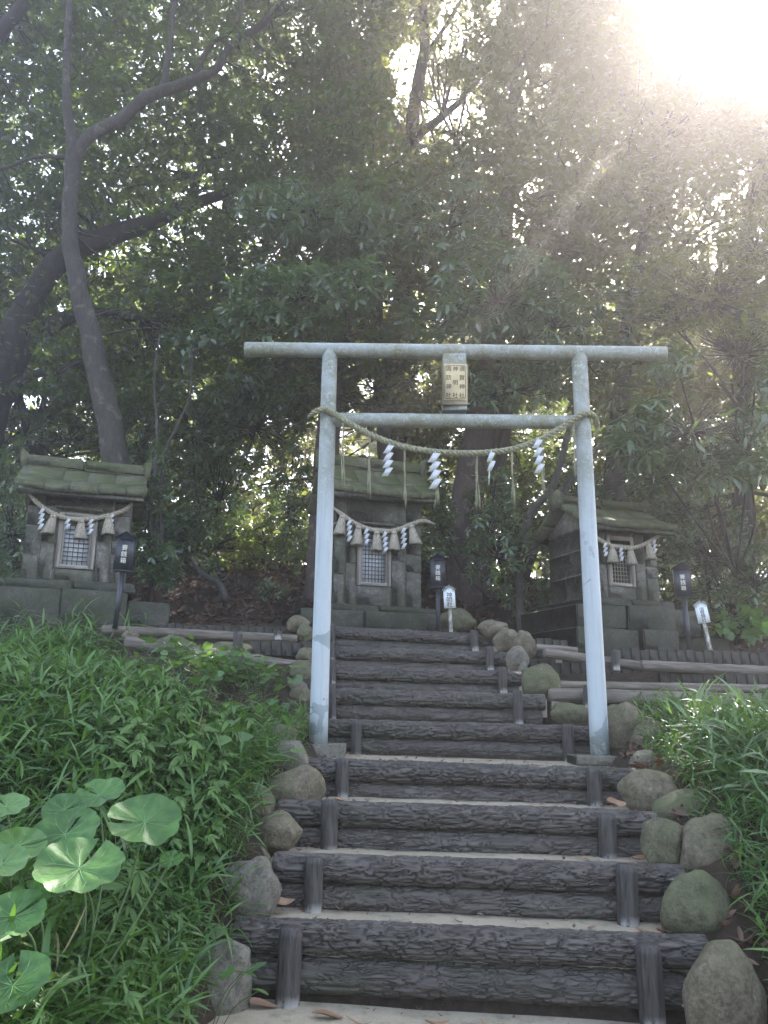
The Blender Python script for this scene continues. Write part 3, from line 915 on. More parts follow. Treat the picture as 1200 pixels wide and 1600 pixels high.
tb(mb, 'top_beam', 'steel')
cyl_between(mb := MB(), P(520, 656, TD), P(906, 660, TD), .059, .059)
tb(mb, 'tie_beam', 'steel')
c0, c1 = P(710, 640, TD), P(710, 565, TD)
hw = 19 * TD / 1150
MB().box(c0.x - hw, c0.x + hw, TD - .05, TD + .05, c0.z - .02, c1.z + .06, .004).build('strut', M['steel'], tor, world=tor)
# concrete footings
for x0, x1, yt, yb in ((480, 538, 1164, 1186), (900, 990, 1182, 1196)):
    a, b = P(x0, yb, TD - .12), P(x1, yt, TD - .12)
    MB().box(a.x, b.x, TD - .14, TD + .16, a.z - .03, b.z, .008, .003).build('footing', M['boulder3'], tor, world=tor)
# name plaque, tipped forward
pq = thing('name_plaque', 'small gilt plaque with brown lettering hung between the torii beams', 'plaque', tuple(P(711, 632, TD - .07)))
pa, pb = P(691, 632, TD - .08), P(731, 568, TD - .12)
W, H = (pb.x - pa.x), (pb.z - pa.z)
MB().box(-W / 2, W / 2, .0, .035, 0, H, .004).build('backing', M['brass'], pq)
MB().box(-W / 2 + .012, W / 2 - .012, -.006, 0, .035, H - .008, .003).build('plate', M['gold'], pq)
w2, z0, z1 = W / 2 - .02, .046, H - .018
ch = .012
ring = [(-w2 + ch, z0), (w2 - ch, z0), (w2, z0 + ch), (w2, z1 - ch), (w2 - ch, z1), (-w2 + ch, z1), (-w2, z1 - ch), (-w2, z0 + ch)]
fb = MB()
for (x0, a0), (x1, a1) in zip(ring, ring[1:] + ring[:1]):
    fb.tube([(x0, -.0065, a0), (x1, -.0065, a1)], .0022, 5)
fb.build('border', M['brown_paint'], pq)
s = .048
zt, zb = z1 - .028, z0 + .03
cols = [(w2 - .030, '須賀神社'), (-w2 + .030, '諏訪神社')]
chars = [(c, x, zt + (zb - zt) * i / 3, s) for x, t_ in cols for i, c in enumerate(t_)]
chars += [('神', 0, zt, s), ('明', 0, (zt + zb) / 2 - .005, s), ('社', 0, zb, s)]
lettering(pq, chars, M['brown_paint'], -.0085)
pq.rotation_euler = (math.radians(7), 0, math.radians(2))

# ================================================================== SACRED ROPES
def rope(name, pts, r, pitch, label, m, strands=3, group='sacred straw ropes'):
    """twisted rope along world points"""
    p = spline(pts, 10)
    seg = np.linalg.norm(np.diff(p, axis=0), axis=1)
    s = np.concatenate([[0], np.cumsum(seg)])
    n = int(s[-1] / pitch * 11)
    u = np.linspace(0, s[-1], n)
    p = np.stack([np.interp(u, s, p[:, i]) for i in range(3)], 1)
    t = np.gradient(p, axis=0); t /= np.linalg.norm(t, axis=1)[:, None]
    ref = np.array((0, 0, 1.0)) if abs(t[0][2]) < .99 else np.array((0, 1.0, 0))
    root = thing(name, label, 'rope', tuple(p[0]), 0, group)
    uu = np.cross(t[0], ref); uu /= np.linalg.norm(uu)
    U = []
    for i in range(n):
        uu = uu - t[i] * uu.dot(t[i]); uu /= np.linalg.norm(uu)
        U.append(uu.copy())
    U = np.array(U); W_ = np.cross(t, U)
    env = np.minimum(1, .35 + np.minimum(u, s[-1] - u) / (r * 9)) if strands else 1
    for k in range(strands):
        ph = 2 * math.pi * (u / pitch + k / strands)
        off = (np.cos(ph)[:, None] * U + np.sin(ph)[:, None] * W_) * (r * .58 * env)[:, None]
        jitter = 1 + .06 * np.sin(u * 190 + k)
        MB().tube(p + off, r * .54 * env * jitter, 8).build('strand', M[m], root, True, world=root)
    return root, p
def at_frac(p, px_x):
    """rope point nearest to a world x"""
    return p[np.argmin(abs(p[:, 0] - px_x))]
def straw_hang(parent, top, L, m, n=5, spread=.012):
    """loose hanging straws"""
    mb = MB()
    for i in range(n):
        a = rng.uniform(-1, 1, 2) * spread * .4
        b = rng.uniform(-1, 1, 2) * spread * 1.6
        l = L * rng.uniform(.86, 1.02)
        pts = [(top[0] + a[0] * (1 - q) + b[0] * q + .004 * math.sin(q * 7 + i), top[1] + a[1] + .003 * math.cos(q * 6 + i), top[2] - l * q) for q in np.linspace(0, 1, 9)]
        mb.tube(pts, [.0028 + .0012 * (1 - q) for q in np.linspace(0, 1, 9)], 5)
    mb.tube([(top[0], top[1], top[2] + .006), (top[0], top[1], top[2] - .03)], .0075, 8)
    mb.build('straw_tassel', M[m], parent, True, world=parent)
def fat_tassel(parent, top, L, r, m, lean=0.0):
    """combed straw tassel flaring to a skirt"""
    nseg, na = 10, 40
    vs = []
    for i in range(nseg + 1):
        q = i / nseg
        rr = r * (.42 if q < .08 else .36 + .64 * (q ** .8))
        for j in range(na):
            th = 2 * math.pi * j / na
            k = 1 + (.16 * q) * (1 if j % 2 else -1) + .08 * mnoise.noise(Vector((th * 3, q * 2, top[0] * 9)))
            zz = -L * q - (L * .07 * mnoise.noise(Vector((th * 5, 0, top[0] * 5))) if i == nseg else 0)
            vs.append((top[0] + rr * k * math.cos(th) + lean * q * L, top[1] + rr * k * math.sin(th) * .7, top[2] + zz))
    q_ = [(i * na + j, i * na + (j + 1) % na, (i + 1) * na + (j + 1) % na, (i + 1) * na + j) for i in range(nseg) for j in range(na)]
    n = len(vs)
    vs.append((top[0] + lean * L * .9, top[1], top[2] - L * .9))
    tr = [(n, nseg * na + j, nseg * na + (j + 1) % na) for j in range(na)]
    mb = MB().add(vs, q_, tr)
    mb.tube([(top[0] + lean * L * .1, top[1] - r * .1, top[2] - L * .09), (top[0] + lean * L * .16, top[1] - r * .1, top[2] - L * .16)], r * .48, 12)
    mb.build('straw_tassel', M[m], parent, False, world=parent)
def paper_streamer(parent, top, L, w, n=4, yaw=0.0, skew=.0, name='paper_streamer'):
    """zigzag folded paper: slanted panels, each folded behind the last"""
    mb = MB()
    h = L / n * 1.22
    step = L / n
    for i in range(n):
        zt = top[2] - i * step
        fx = skew * i
        xs = [(w * .75 + fx, zt - h * .08), (-w * .12 + fx, zt), (-w * .85 + fx, zt - h), (w * .0 + fx, zt - h * .95)]
        y = top[1] - .004 * (i % 2) - .0015 * i
        c, s_ = math.cos(yaw), math.sin(yaw)
        th = .0012
        vs = [(top[0] + x * c, y + x * s_ + dy + .010 * ((j in (2, 3)) * (1 if i % 2 else -1)), z) for dy in (0, th) for j, (x, z) in enumerate(xs)]
        mb.add(vs, [(0, 1, 2, 3), (7, 6, 5, 4), (0, 4, 5, 1), (1, 5, 6, 2), (2, 6, 7, 3), (3, 7, 4, 0)])
    mb.tube([(top[0] + w * .1, top[1], top[2] + .012), (top[0] + w * .1, top[1], top[2] - .01)], .003, 5)
    o = mb.build(name, M['paper'], parent, world=parent)
    return o
RD = TD - .085
rp = [P(481, 655, TD + .03), P(483, 651, TD - .0), P(494, 643, RD), P(507, 640, RD - .01), P(523, 647, RD), P(548, 663, RD), P(578, 679, RD), P(608, 691, RD), P(640, 700, RD), P(690, 707, RD),
      P(750, 708, RD), P(800, 702, RD), P(842, 688, RD), P(873, 671, RD), P(897, 655, RD - .01), P(914, 646, RD - .01), P(927, 650, TD - .05), P(933, 664, TD + .01), P(931, 684, TD + .05)]
torii_rope, rpts = rope('shimenawa_rope', [tuple(q) for q in rp], .025, .125, 'long greenish straw rope sagging between the two torii posts', 'straw_old')
for x, y0, y1 in ((537, 660, 762), (578, 681, 781), (632, 698, 793), (683, 709, 800), (745, 711, 803), (799, 704, 794), (846, 690, 772), (896, 662, 748)):
    a, b = P(x, y0, RD), P(x, y1, RD)
    straw_hang(torii_rope, (a.x, RD, a.z), a.z - b.z, 'straw_old')
for x, y0, y1, w, n in ((608, 695, 742, 11, 4), (679, 707, 761, 13, 4), (767, 706, 733, 9, 2), (840, 686, 737, 11, 4)):
    a, b = P(x, y0, RD - .04), P(x, y1, RD - .04)
    st_ = paper_streamer(torii_rope, (a.x, RD - .04, a.z), a.z - b.z, w * RD / 1150, n, .1, -.003 if x == 608 else .003)
    if n == 2:
        c_ = P(x - 3, 733, RD - .04); e_ = P(x - 5, 754, RD - .04)
        paper_streamer(torii_rope, (c_.x, RD - .04, c_.z), c_.z - e_.z, .018, 1, .9)

# ================================================================== STONE SHRINES
def shrine(D, px, zbase_px, a_deg, w, d, h, rh, door, label, ov=.26, side=.15, base=(), paper='screen', bars=(5, 9), blocks=None, lat='lattice'):
    O = P(px, zbase_px, D)
    a = math.radians(a_deg)
    root = thing('stone_shrine', label, 'shrine', tuple(O), a, 'small stone shrines on the terrace')
    dc, dw, dz, dh = door
    hw = w / 2
    # mortar core, a little behind every block face
    ins = .012
    core = MB()
    core.box(-hw + ins, dc - dw / 2 - .0, ins, d - ins, .0, h - .005)
    core.box(dc + dw / 2, hw - ins, ins, d - ins, .0, h - .005)
    core.box(dc - dw / 2, dc + dw / 2, .22, d - ins, .0, h - .005)
    core.box(dc - dw / 2, dc + dw / 2, ins, .22, .0, dz - .004)
    core.box(dc - dw / 2, dc + dw / 2, ins, .22, dz + dh + .004, h - .005)
    core.build('wall_core', M['mortar'], root)
    g = .006
    def blk(x0, x1, z0, z1, y0=0.0, y1=.13, m='tuff', nm='stone_block'):
        j = rng.uniform(0, .007)
        MB().box(x0 + g, x1 - g, y0 - j, y1, z0 + g, z1 - g, .010, .003).build(nm, M[m], root)
    L0, L1 = -hw, dc - dw / 2
    R0, R1 = dc + dw / 2, hw
    lm, rm = L0 + (L1 - L0) * .5, R0 + (R1 - R0) * .45
    top = dz + dh + .05
    for (x0, x1, cuts) in ((L0, lm, (0, .27, .60, top / h * .98, 1)), (lm, L1, (0, .5, 1)), (R0, rm, (0, .55, 1)), (rm, R1, (0, .32, .48, .78, 1))):
        hh = h if x0 in (L0,) or x1 == R1 else top
        cs = [c_ * hh for c_ in cuts]
        for z0_, z1_ in zip(cs, cs[1:]):
            if z1_ - z0_ > .03:
                blk(x0, x1, z0_, z1_)
    blk(L1, R0, 0, dz)
    blk(lm, rm, top, h - .0)
    blk(L1 - .0, R0 + .0, dz + dh, top, 0.01, .13)
    # drip moulding over the door
    MB().box(L1 - .04, R0 + .04, -.03, -.006, top - .02, top + .015, .004).build('drip_moulding', M['tuff'], root)
    # side walls
    for sgn in (-1, 1):
        for (y0, y1, z0, z1) in ((.13, .55, 0, .36), (.55, d, 0, .36), (.13, .40, .36, .70), (.40, d, .36, .70), (.13, d * .55, .70, 1), (d * .55, d, .70, 1)):
            x = sgn * hw
            j = rng.uniform(0, .007)
            xa, xb = sorted((x + sgn * j, x - sgn * .1))
            MB().box(xa, xb, y0 + g, y1 - g, z0 * h + g, z1 * h - g, .010, .003).build('stone_block', M['tuff'], root)
        # gable stone
        yr = d * .5
        gz = h + rh * .72
        xa, xb = sorted((sgn * (hw + .004), sgn * (hw - .12)))
        v = [(x, y, z) for x in (xa, xb) for y, z in ((.0, h + .002), (d, h + .002), (yr, gz))]
        MB().add(v, [(0, 1, 4, 3), (1, 2, 5, 4), (2, 0, 3, 5)], [(0, 2, 1), (3, 4, 5)]).build('gable_stone', M['tuff'], root)
    # roof slabs along a hollow curve
    th = .075
    def prof(t, front=True):
        y = -ov + (d / 2 + ov) * t if front else d + ov - (d / 2 + ov) * t
        return y, h + .035 + rh * .80 * t ** 1.35
    def slab(x0, x1, t0, t1, front, lift=0.0):
        n = 6
        vs = []
        for k in range(n + 1):
            t = t0 + (t1 - t0) * k / n
            y, z = prof(t, front)
            for x in (x0, x1):
                up_ = .035 * (abs(x) / (hw + side)) ** 4 + .007 * mnoise.noise(Vector((x * 5, y * 5, D)))
                vs.append((x, y, z + up_ + lift + rng.normal(0, .002)))
                vs.append((x, y, z + up_ + lift - th + rng.normal(0, .002)))
        q = []
        for k in range(n):
            b = k * 4
            q += [(b, b + 2, b + 6, b + 4), (b + 1, b + 5, b + 7, b + 3), (b, b + 4, b + 5, b + 1), (b + 2, b + 3, b + 7, b + 6)]
        q += [(0, 1, 3, 2), (n * 4, n * 4 + 2, n * 4 + 3, n * 4 + 1)]
        MB().add(vs, q).build('roof_slab', M['roofstone'], root)
    X0, X1 = -hw - side, hw + side
    lo = np.array([0, .22, .41, .63, .84, 1]) * (X1 - X0) + X0
    hi = np.array([0, .33, .52, .74, 1]) * (X1 - X0) + X0
    for front in (True, False):
        for xa, xb in zip(lo, lo[1:]):
            slab(xa + .004, xb - .004, 0, .5, front, rng.normal(0, .003))
        for xa, xb in zip(hi, hi[1:]):
            slab(xa + .004, xb - .004, .507, 1.0, front, .012 + rng.normal(0, .003))
    core_r = MB()
    for front in (True, False):
        vs = []
        for k in range(11):
            y, z = prof(k / 10, front)
            for x in np.linspace(X0 + .012, X1 - .012, 9):
                up_ = .035 * (abs(x) / (hw + side)) ** 4 + .007 * mnoise.noise(Vector((x * 5, y * 5, D)))
                vs.append((x, y + (.012 if k == 0 and front else 0), z + up_ - .009))
        core_r.add(vs, [(k * 9 + i, k * 9 + i + 1, k * 9 + i + 10, k * 9 + i + 9) for k in range(10) for i in range(8)])
    core_r.build('roof_mortar', M['mortar'], root)
    # thick lip under the front eave, rafter ends
    MB().box(X0 + .03, X1 - .03, -ov + .03, -ov + .12, h - .075, h - .035, .006, .002).build('eave_lip', M['tuff'], root)
    MB().box(-hw - .02, hw + .02, -.09, -.006, h - .055, h - .005, .006).build('cornice', M['tuff'], root)
    for i in range(12):
        x = -hw - .02 + (w + .04) * (i + .5) / 12
        MB().box(x - .018, x + .018, -ov + .06, -.092, h - .062, h - .034 - .003, .003).build('rafter_end', M['mortar'], root)
    # ridge
    rz = h + .035 + rh * .80
    for xa, xb in zip(np.array([0, .47, 1]) * (X1 - X0 + .05) + X0 - .02, (np.array([0, .47, 1]) * (X1 - X0 + .05) + X0 - .02)[1:]):
        MB().box(xa + .004, xb - .004, d / 2 - .10, d / 2 + .10, rz - .03, rz + rh * .2 + .02, .025, .004).build('ridge_stone', M['roofstone'], root)
    for sgn in (-1, 1):
        x = sgn * (X1 + .0)
        vs = [(x - .03, rz - .08), (x + .03, rz - .08), (x + .045, rz + rh * .25), (x + sgn * .03, rz + rh * .25 + .05), (x - .045, rz + rh * .25)]
        MB().prism(vs, d / 2 - .13, d / 2 + .13).build('ridge_end', M['roofstone'], root)
    # door: outer frame, lattice, paper
    fw = .055
    fx0, fx1, fz0, fz1 = dc - dw / 2 + .004, dc + dw / 2 - .004, dz + .004, dz + dh - .004
    dr = bpy.data.objects.new('door', None); link(dr, root)
    def fr(x0, x1, z0, z1, nm='frame'):
        MB().box(x0, x1, -.012, .05, z0, z1, .004, .0015).build(nm, M['doorwood'], dr)
    fr(fx0, fx0 + fw, fz0, fz1, 'jamb'); fr(fx1 - fw, fx1, fz0, fz1, 'jamb')
    fr(fx0 + fw + .001, fx1 - fw - .001, fz0, fz0 + fw * .8, 'sill'); fr(fx0 + fw + .001, fx1 - fw - .001, fz1 - fw, fz1, 'head_rail')
    ix0, ix1, iz0, iz1 = fx0 + fw, fx1 - fw, fz0 + fw * .8, fz1 - fw
    MB().box(ix0, ix1, .004, .03, iz1 - .09, iz1 - .05, .003).build('mid_rail', M['doorwood'], dr)
    iz1 -= .09
    # inner sash
    for (x0, x1, z0, z1) in ((ix0 + .001, ix0 + .022, iz0, iz1), (ix1 - .022, ix1 - .001, iz0, iz1)):
        MB().box(x0, x1, .0, .035, z0, z1, .003).build('stile', M['doorwood'], dr)
    ix0 += .022; ix1 -= .022
    nc_, nr_ = bars
    bw = .0085
    for i in range(1, nc_):
        x = ix0 + (ix1 - ix0) * i / nc_
        MB().box(x - bw / 2, x + bw / 2, .010, .022, iz0, iz1).build('lattice_bar', M[lat], dr)
    for i in range(0, nr_ + 1):
        z = iz0 + (iz1 - iz0) * i / nr_
        MB().box(ix0, ix1, .0225, .034, z - bw / 2, z + bw / 2).build('lattice_bar', M[lat], dr)
    MB().box(ix0 - .01, ix1 + .01, .05, .056, iz0 - .01, iz1 + .01).build('screen', M[paper], dr)  # the right shrine's sheet is painted dark for its unlit interior
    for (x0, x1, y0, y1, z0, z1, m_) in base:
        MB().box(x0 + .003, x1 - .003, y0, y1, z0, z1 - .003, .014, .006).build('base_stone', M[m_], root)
    return root
def to_w(root, x, y, z):
    a = root.rotation_euler.z
    return (root.location.x + x * math.cos(a) - y * math.sin(a), root.location.y + x * math.sin(a) + y * math.cos(a), root.location.z + z)
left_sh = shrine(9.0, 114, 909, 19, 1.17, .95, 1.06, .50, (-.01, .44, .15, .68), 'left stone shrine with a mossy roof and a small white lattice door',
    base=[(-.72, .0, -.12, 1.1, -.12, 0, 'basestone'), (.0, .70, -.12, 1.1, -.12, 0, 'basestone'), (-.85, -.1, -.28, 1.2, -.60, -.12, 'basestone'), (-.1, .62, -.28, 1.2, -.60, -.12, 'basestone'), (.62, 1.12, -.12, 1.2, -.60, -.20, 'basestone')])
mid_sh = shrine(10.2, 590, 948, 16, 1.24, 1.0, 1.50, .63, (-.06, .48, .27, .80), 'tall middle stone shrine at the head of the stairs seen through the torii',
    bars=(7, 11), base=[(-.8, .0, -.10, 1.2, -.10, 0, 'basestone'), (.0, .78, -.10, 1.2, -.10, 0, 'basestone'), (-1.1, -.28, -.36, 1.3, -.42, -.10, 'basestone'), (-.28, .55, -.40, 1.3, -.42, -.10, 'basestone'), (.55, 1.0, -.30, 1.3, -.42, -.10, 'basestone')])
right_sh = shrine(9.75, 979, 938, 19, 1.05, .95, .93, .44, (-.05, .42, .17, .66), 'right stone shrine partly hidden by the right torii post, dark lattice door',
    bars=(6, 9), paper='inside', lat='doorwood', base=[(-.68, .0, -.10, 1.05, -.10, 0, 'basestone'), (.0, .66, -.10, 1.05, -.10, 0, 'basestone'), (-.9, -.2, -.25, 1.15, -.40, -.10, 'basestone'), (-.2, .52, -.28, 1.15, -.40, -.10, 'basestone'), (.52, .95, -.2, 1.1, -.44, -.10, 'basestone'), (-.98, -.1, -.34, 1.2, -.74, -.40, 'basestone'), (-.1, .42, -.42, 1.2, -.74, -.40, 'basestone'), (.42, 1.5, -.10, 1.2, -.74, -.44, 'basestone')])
def shrine_rope(root, pts, r, label, tassels, papers, tl, tr_, m='straw'):
    ro, p = rope('shimenawa_rope', [to_w(root, *q) for q in pts], r, r * 5.2, label, m)
    inv = lambda q: q
    pl = local(root, p)
    for x, lean in tassels:
        i = np.argmin(abs(pl[:, 0] - x))
        q = p[i]
        fat_tassel(ro, (q[0], q[1] - .02, q[2] - r * .3), tl, tr_, m, lean)
    for x, n in papers:
        i = np.argmin(abs(pl[:, 0] - x))
        q = p[i]
        paper_streamer(ro, (q[0], q[1] - .035, q[2] - r * .2), tl * n / 4 * 1.05, tl * .2, n, .1, .003)
shrine_rope(left_sh, [(-.60, -.05, 1.04), (-.55, -.06, .97), (-.40, -.06, .84), (-.2, -.06, .755), (0, -.06, .74), (.2, -.06, .775), (.40, -.06, .85), (.52, -.06, .92), (.575, -.05, 1.0), (.57, -.04, 1.06)], .027,
    'straw rope with three fat tassels on the left shrine', [(-.27, -.25), (.035, .0), (.33, .05)], [(-.40, 4), (-.11, 2), (.15, 3), (.37, 3)], .235, .075)
shrine_rope(mid_sh, [(-.66, -.05, 1.30), (-.55, -.06, 1.22), (-.36, -.06, 1.10), (-.15, -.06, 1.03), (.05, -.06, 1.01), (.25, -.06, 1.05), (.45, -.06, 1.14), (.62, -.06, 1.20), (.80, -.05, 1.17)], .030,
    'straw rope with five fat tassels on the middle shrine', [(-.52, -.15), (-.30, -.1), (-.04, 0), (.2, .0), (.44, .25)], [(-.42, 4), (-.19, 3), (.07, 4), (.34, 4)], .27, .078)
shrine_rope(right_sh, [(-.60, -.05, .90), (-.50, -.06, .80), (-.30, -.06, .70), (-.1, -.06, .665), (.05, -.06, .67), (.2, -.06, .70), (.38, -.06, .78), (.54, -.06, .88), (.62, -.05, .92)], .026,
    'straw rope with three tassels on the right shrine', [(-.22, .0), (.05, .05), (.34, .1)], [(-.33, 3), (-.09, 3), (.43, 3)], .215, .068)

# ================================================================== OFFERING BOXES AND SIGNS
def offering_box(D, px, py_roof, py_base, lean, yaw, label):
    top, bot = P(px, py_roof, D), P(px, py_base, D)
    root = thing('offering_box', label, 'offering box', (bot.x, D, bot.z - .04), math.radians(yaw), 'post mounted offering boxes')
    H = top.z - bot.z + .04
    w, d, h = .092, .115, .335
    zb = H - .41
    poly = [(-w, zb), (w, zb), (w, zb + h), (0, zb + h + .058), (-w, zb + h)]
    MB().prism(poly, -.06, -.06 + d).build('case', M['charcoal'], root)
    rf = MB()
    for s_ in (-1, 1):
        poly = [(0, zb + h + .064), (s_ * (w + .022), zb + h - .006), (s_ * (w + .022), zb + h + .004), (0, zb + h + .076)]
        rf.prism(poly[::s_], -.085, d - .04)
    rf.build('roof', M['charcoal'], root)
    MB().box(-.055, .055, -.0635, -.059, zb + h - .022, zb + h - .012).build('coin_slot', M['slot'], root)  # solid near-black strip paints the shade inside the opening
    MB().box(-w - .004, w + .004, -.064, d - .056, zb - .012, zb, .003).build('bottom_tray', M['charcoal'], root)
    pl = MB(); pl.tube([(0, .0, 0), (0, .0, zb - .01)], .027, 16); pl.build('pole', M['charcoal'], root, True)
    lettering(root, [(c, 0, zb + .235 - i * .068, .062) for i, c in enumerate('賽銭箱')], M['cream_paint'], -.0625)
    root.rotation_euler = (0, math.radians(lean), math.radians(yaw))
offering_box(7.9, 180, 831, 976, 2.5, 8, 'charcoal offering box on a pole in front of the left shrine')
offering_box(9.45, 684.5, 866, 984, 0, -3, 'charcoal offering box on a pole right of the middle shrine')
offering_box(9.2, 1078, 880, 1019, -1.5, -14, 'charcoal offering box on a pole right of the right shrine')
def name_sign(D, px, py_top, py_base, lean, chars, cs, w, h, label, px_w=None):
    top, bot = P(px, py_top, D), P(px, py_base, D)
    root = thing('name_sign', label, 'sign', (bot.x, D, bot.z - .04))
    H = top.z - bot.z + .04
    zb = H - h - .03
    MB().box(-.022, .022, .0, .03, 0, zb + h * .8, .003, .001).build('stake', M['stake'], root)
    poly = [(-w, zb), (w, zb), (w, zb + h - .03), (0, zb + h + .012), (-w, zb + h - .03)]
    MB().prism(poly, -.014, -.001).build('board', M['white'], root)
    rf = MB()
    for s_ in (-1, 1):
        poly = [(0, zb + h + .014), (s_ * (w + .014), zb + h - .036), (s_ * (w + .014), zb + h - .026), (0, zb + h + .026)]
        rf.prism(poly[::s_], -.035, .03)
    rf.build('cap', M['stake'], root)
    n = len(chars)
    lettering(root, [(c, 0, zb + h - .055 - cs * .5 - i * (h - .075) / n, cs) for i, c in enumerate(chars)], M['black_paint'], -.0158)
    sc = MB()
    for x, z in ((-w + .012, zb + .012), (w - .012, zb + .012), (-w + .012, zb + h - .05), (w - .012, zb + h - .05)):
        sc.box(x - .003, x + .003, -.0175, -.014, z - .003, z + .003)
    sc.build('nail_heads', M['black_paint'], root)
    root.rotation_euler = (0, math.radians(lean), math.radians(-4))
name_sign(9.1, 705, 914, 985, -2.5, '神明社', .072, .068, .245, 'small white sign lettered for the middle shrine on a peeling white stake')
name_sign(8.9, 1112, 937, 1018, -8.5, '須賀神社', .054, .068, .235, 'leaning white sign on a bare wooden stake below the right shrine')
# ================================================================== TREES
def leaf_simple():
    v = np.array([(0, 0, 0), (.45, -.23, .05), (1, 0, -.08), (.45, .23, .05)])
    return v, np.array([(0, 1, 2), (0, 2, 3)])
def leaf_long(w=.16, droop=.12, fold=.05):
    v = np.array([(0, 0, 0), (.3, -w, fold), (.3, 0, 0), (.3, w, fold), (.68, -w * .9, fold - droop * .45), (.68, 0, -droop * .5), (.68, w * .9, fold - droop * .45), (1, 0, -droop)])
    f = np.array([(0, 1, 2), (0, 2, 3), (1, 4, 5), (1, 5, 2), (2, 5, 6), (2, 6, 3), (4, 7, 5), (5, 7, 6)])
    return v, f
def merge_inst(tv, tf, mats, locs, sc, tint):
    v, f = inst(tv, tf, mats, locs, sc)
    return v, f, np.repeat(tint, len(tv))
def spray(n, rad, flat, leaf, lmin, lmax, seed):
    """template: leaves spread through a flattened clump, gathered along little twigs"""
    r = np.random.default_rng(seed)
    ntw = max(4, n // 8)
    d = r.normal(0, 1, (ntw, 3)); d /= np.linalg.norm(d, axis=1)[:, None]
    tw = d * (r.uniform(.25, 1, ntw) ** .6)[:, None]
    k = r.integers(0, ntw, n)
    p = tw[k] * r.uniform(.75, 1.0, n)[:, None] + r.normal(0, .10, (n, 3))
    loc = p * np.array([rad, rad, rad * flat])
    yaw = np.arctan2(d[k, 1], d[k, 0]) + r.uniform(-1.3, 1.3, n)
    mats = rotm(yaw, r.normal(.35, .45, n), r.normal(0, .5, n))
    v, f, t = merge_inst(leaf[0], leaf[1], mats, loc, r.uniform(lmin, lmax, n), r.uniform(0, 1, n))
    return v, f, t
def rosette(n, L, leaf, seed, tilt=.25):
    r = np.random.default_rng(seed)
    yaw = np.arange(n) * 2.4 + r.uniform(-.2, .2, n)
    pit = tilt + r.normal(0, .22, n) + np.linspace(-.5, .45, n)
    mats = rotm(yaw, pit, r.normal(0, .2, n))
    loc = np.zeros((n, 3)); loc[:, 2] = -np.linspace(0, .05, n)
    return merge_inst(leaf[0], leaf[1], mats, loc, r.uniform(.75, 1.1, n) * L, r.uniform(0, 1, n))
def place(templates, locs, yaw, tiltx, tilty, scale, seed=0, tshift=None):
    """copies of whole templates, merged into arrays"""
    r = np.random.default_rng(seed)
    pick = r.integers(0, len(templates), len(locs))
    V, F, T, n = [], [], [], 0
    for k, (tv, tf, tt) in enumerate(templates):
        s = pick == k
        if not s.any(): continue
        v, f = inst(tv, tf, rotm(yaw[s], tiltx[s], tilty[s]), locs[s], scale[s])
        V.append(v); F.append(f + n)
        tint = np.tile(tt, s.sum())
        if tshift is not None:
            tint = tint * .6 + np.repeat(tshift[s], len(tt)) * .4
        T.append(tint); n += len(v)
    return np.concatenate(V), np.concatenate(F), np.concatenate(T)
def to_px(p):
    q = (np.asarray(p) - np.array((0, 0, EYE))) @ np.array(R_wc)
    return np.stack([600 + q[:, 0] / -q[:, 2] * FPX, 800 - q[:, 1] / -q[:, 2] * FPX], 1)
def cull(v, f, t, keep_face):
    f = f[keep_face]
    used = np.zeros(len(v), bool); used[f.ravel()] = True
    idx = np.cumsum(used) - 1
    return v[used], idx[f], t[used]

# clearings in the canopy: where the sky stands open, as seen from the foot of the stairs (px, py, rx, ry)
HOLES = [(1130, 18, 46, 42, 1.0), (640, 110, 30, 46, .97), (702, 176, 42, 22, .97), (612, 95, 16, 20, .8), (735, 60, 26, 40, .6), (690, 60, 14, 40, .8), (705, 12, 16, 22, .8), (770, 20, 10, 20, .7), (330, 312, 24, 14, .95), (268, 262, 12, 10, .9),
         (36, 628, 50, 14, .95), (60, 585, 18, 12, .7), (345, 105, 16, 12, .8), (245, 22, 10, 14, .8), (250, 70, 10, 20, .6), (1192, 140, 22, 22, .85),
         (575, 605, 18, 18, .8), (560, 660, 10, 12, .7), (855, 590, 12, 20, .4), (420, 545, 8, 20, .6), (105, 480, 20, 12, .6), (560, 30, 18, 30, .6), (400, 110, 18, 20, .6),
         (150, 20, 20, 18, .5), (660, 600, 16, 26, .6), (300, 610, 14, 20, .7), (240, 540, 14, 10, .7), (130, 640, 20, 20, .6), (980, 20, 40, 40, .4), (480, 60, 30, 30, .5),
         (890, 245, 26, 14, .6), (855, 120, 10, 20, .5), (1130, 262, 16, 16, .6), (510, 265, 20, 8, .6), (300, 520, 6, 6, .8), (460, 740, 8, 10, .6), (1065, 780, 20, 34, .35), (965, 745, 8, 30, .5)]
# gaps the sun finds: (point of light, radius of the shaft in metres, how open)
SHAFTS = [(P(124, 1356, 2.55), .2, .98), (P(226, 1284, 2.85), .1, .6), (P(1110, 1150, 5.4), .55, .95), (P(1160, 1240, 5.0), .35, .93), (P(1100, 1390, 3.85), .10, .9), (P(412, 835, 13.0), 1.15, .97),
          (P(1100, 450, 9.8), .9, .6), (P(1180, 520, 9.7), .6, .7), (P(260, 1100, 6.2), .45, .8), (P(320, 1060, 7.0), .4, .85), (P(60, 1080, 5.0), .3, .5), (P(470, 450, 9.6), .4, .5), (P(10, 1290, 2.6), .25, .8), (P(860, 1340, 4.2), .06, .9)]
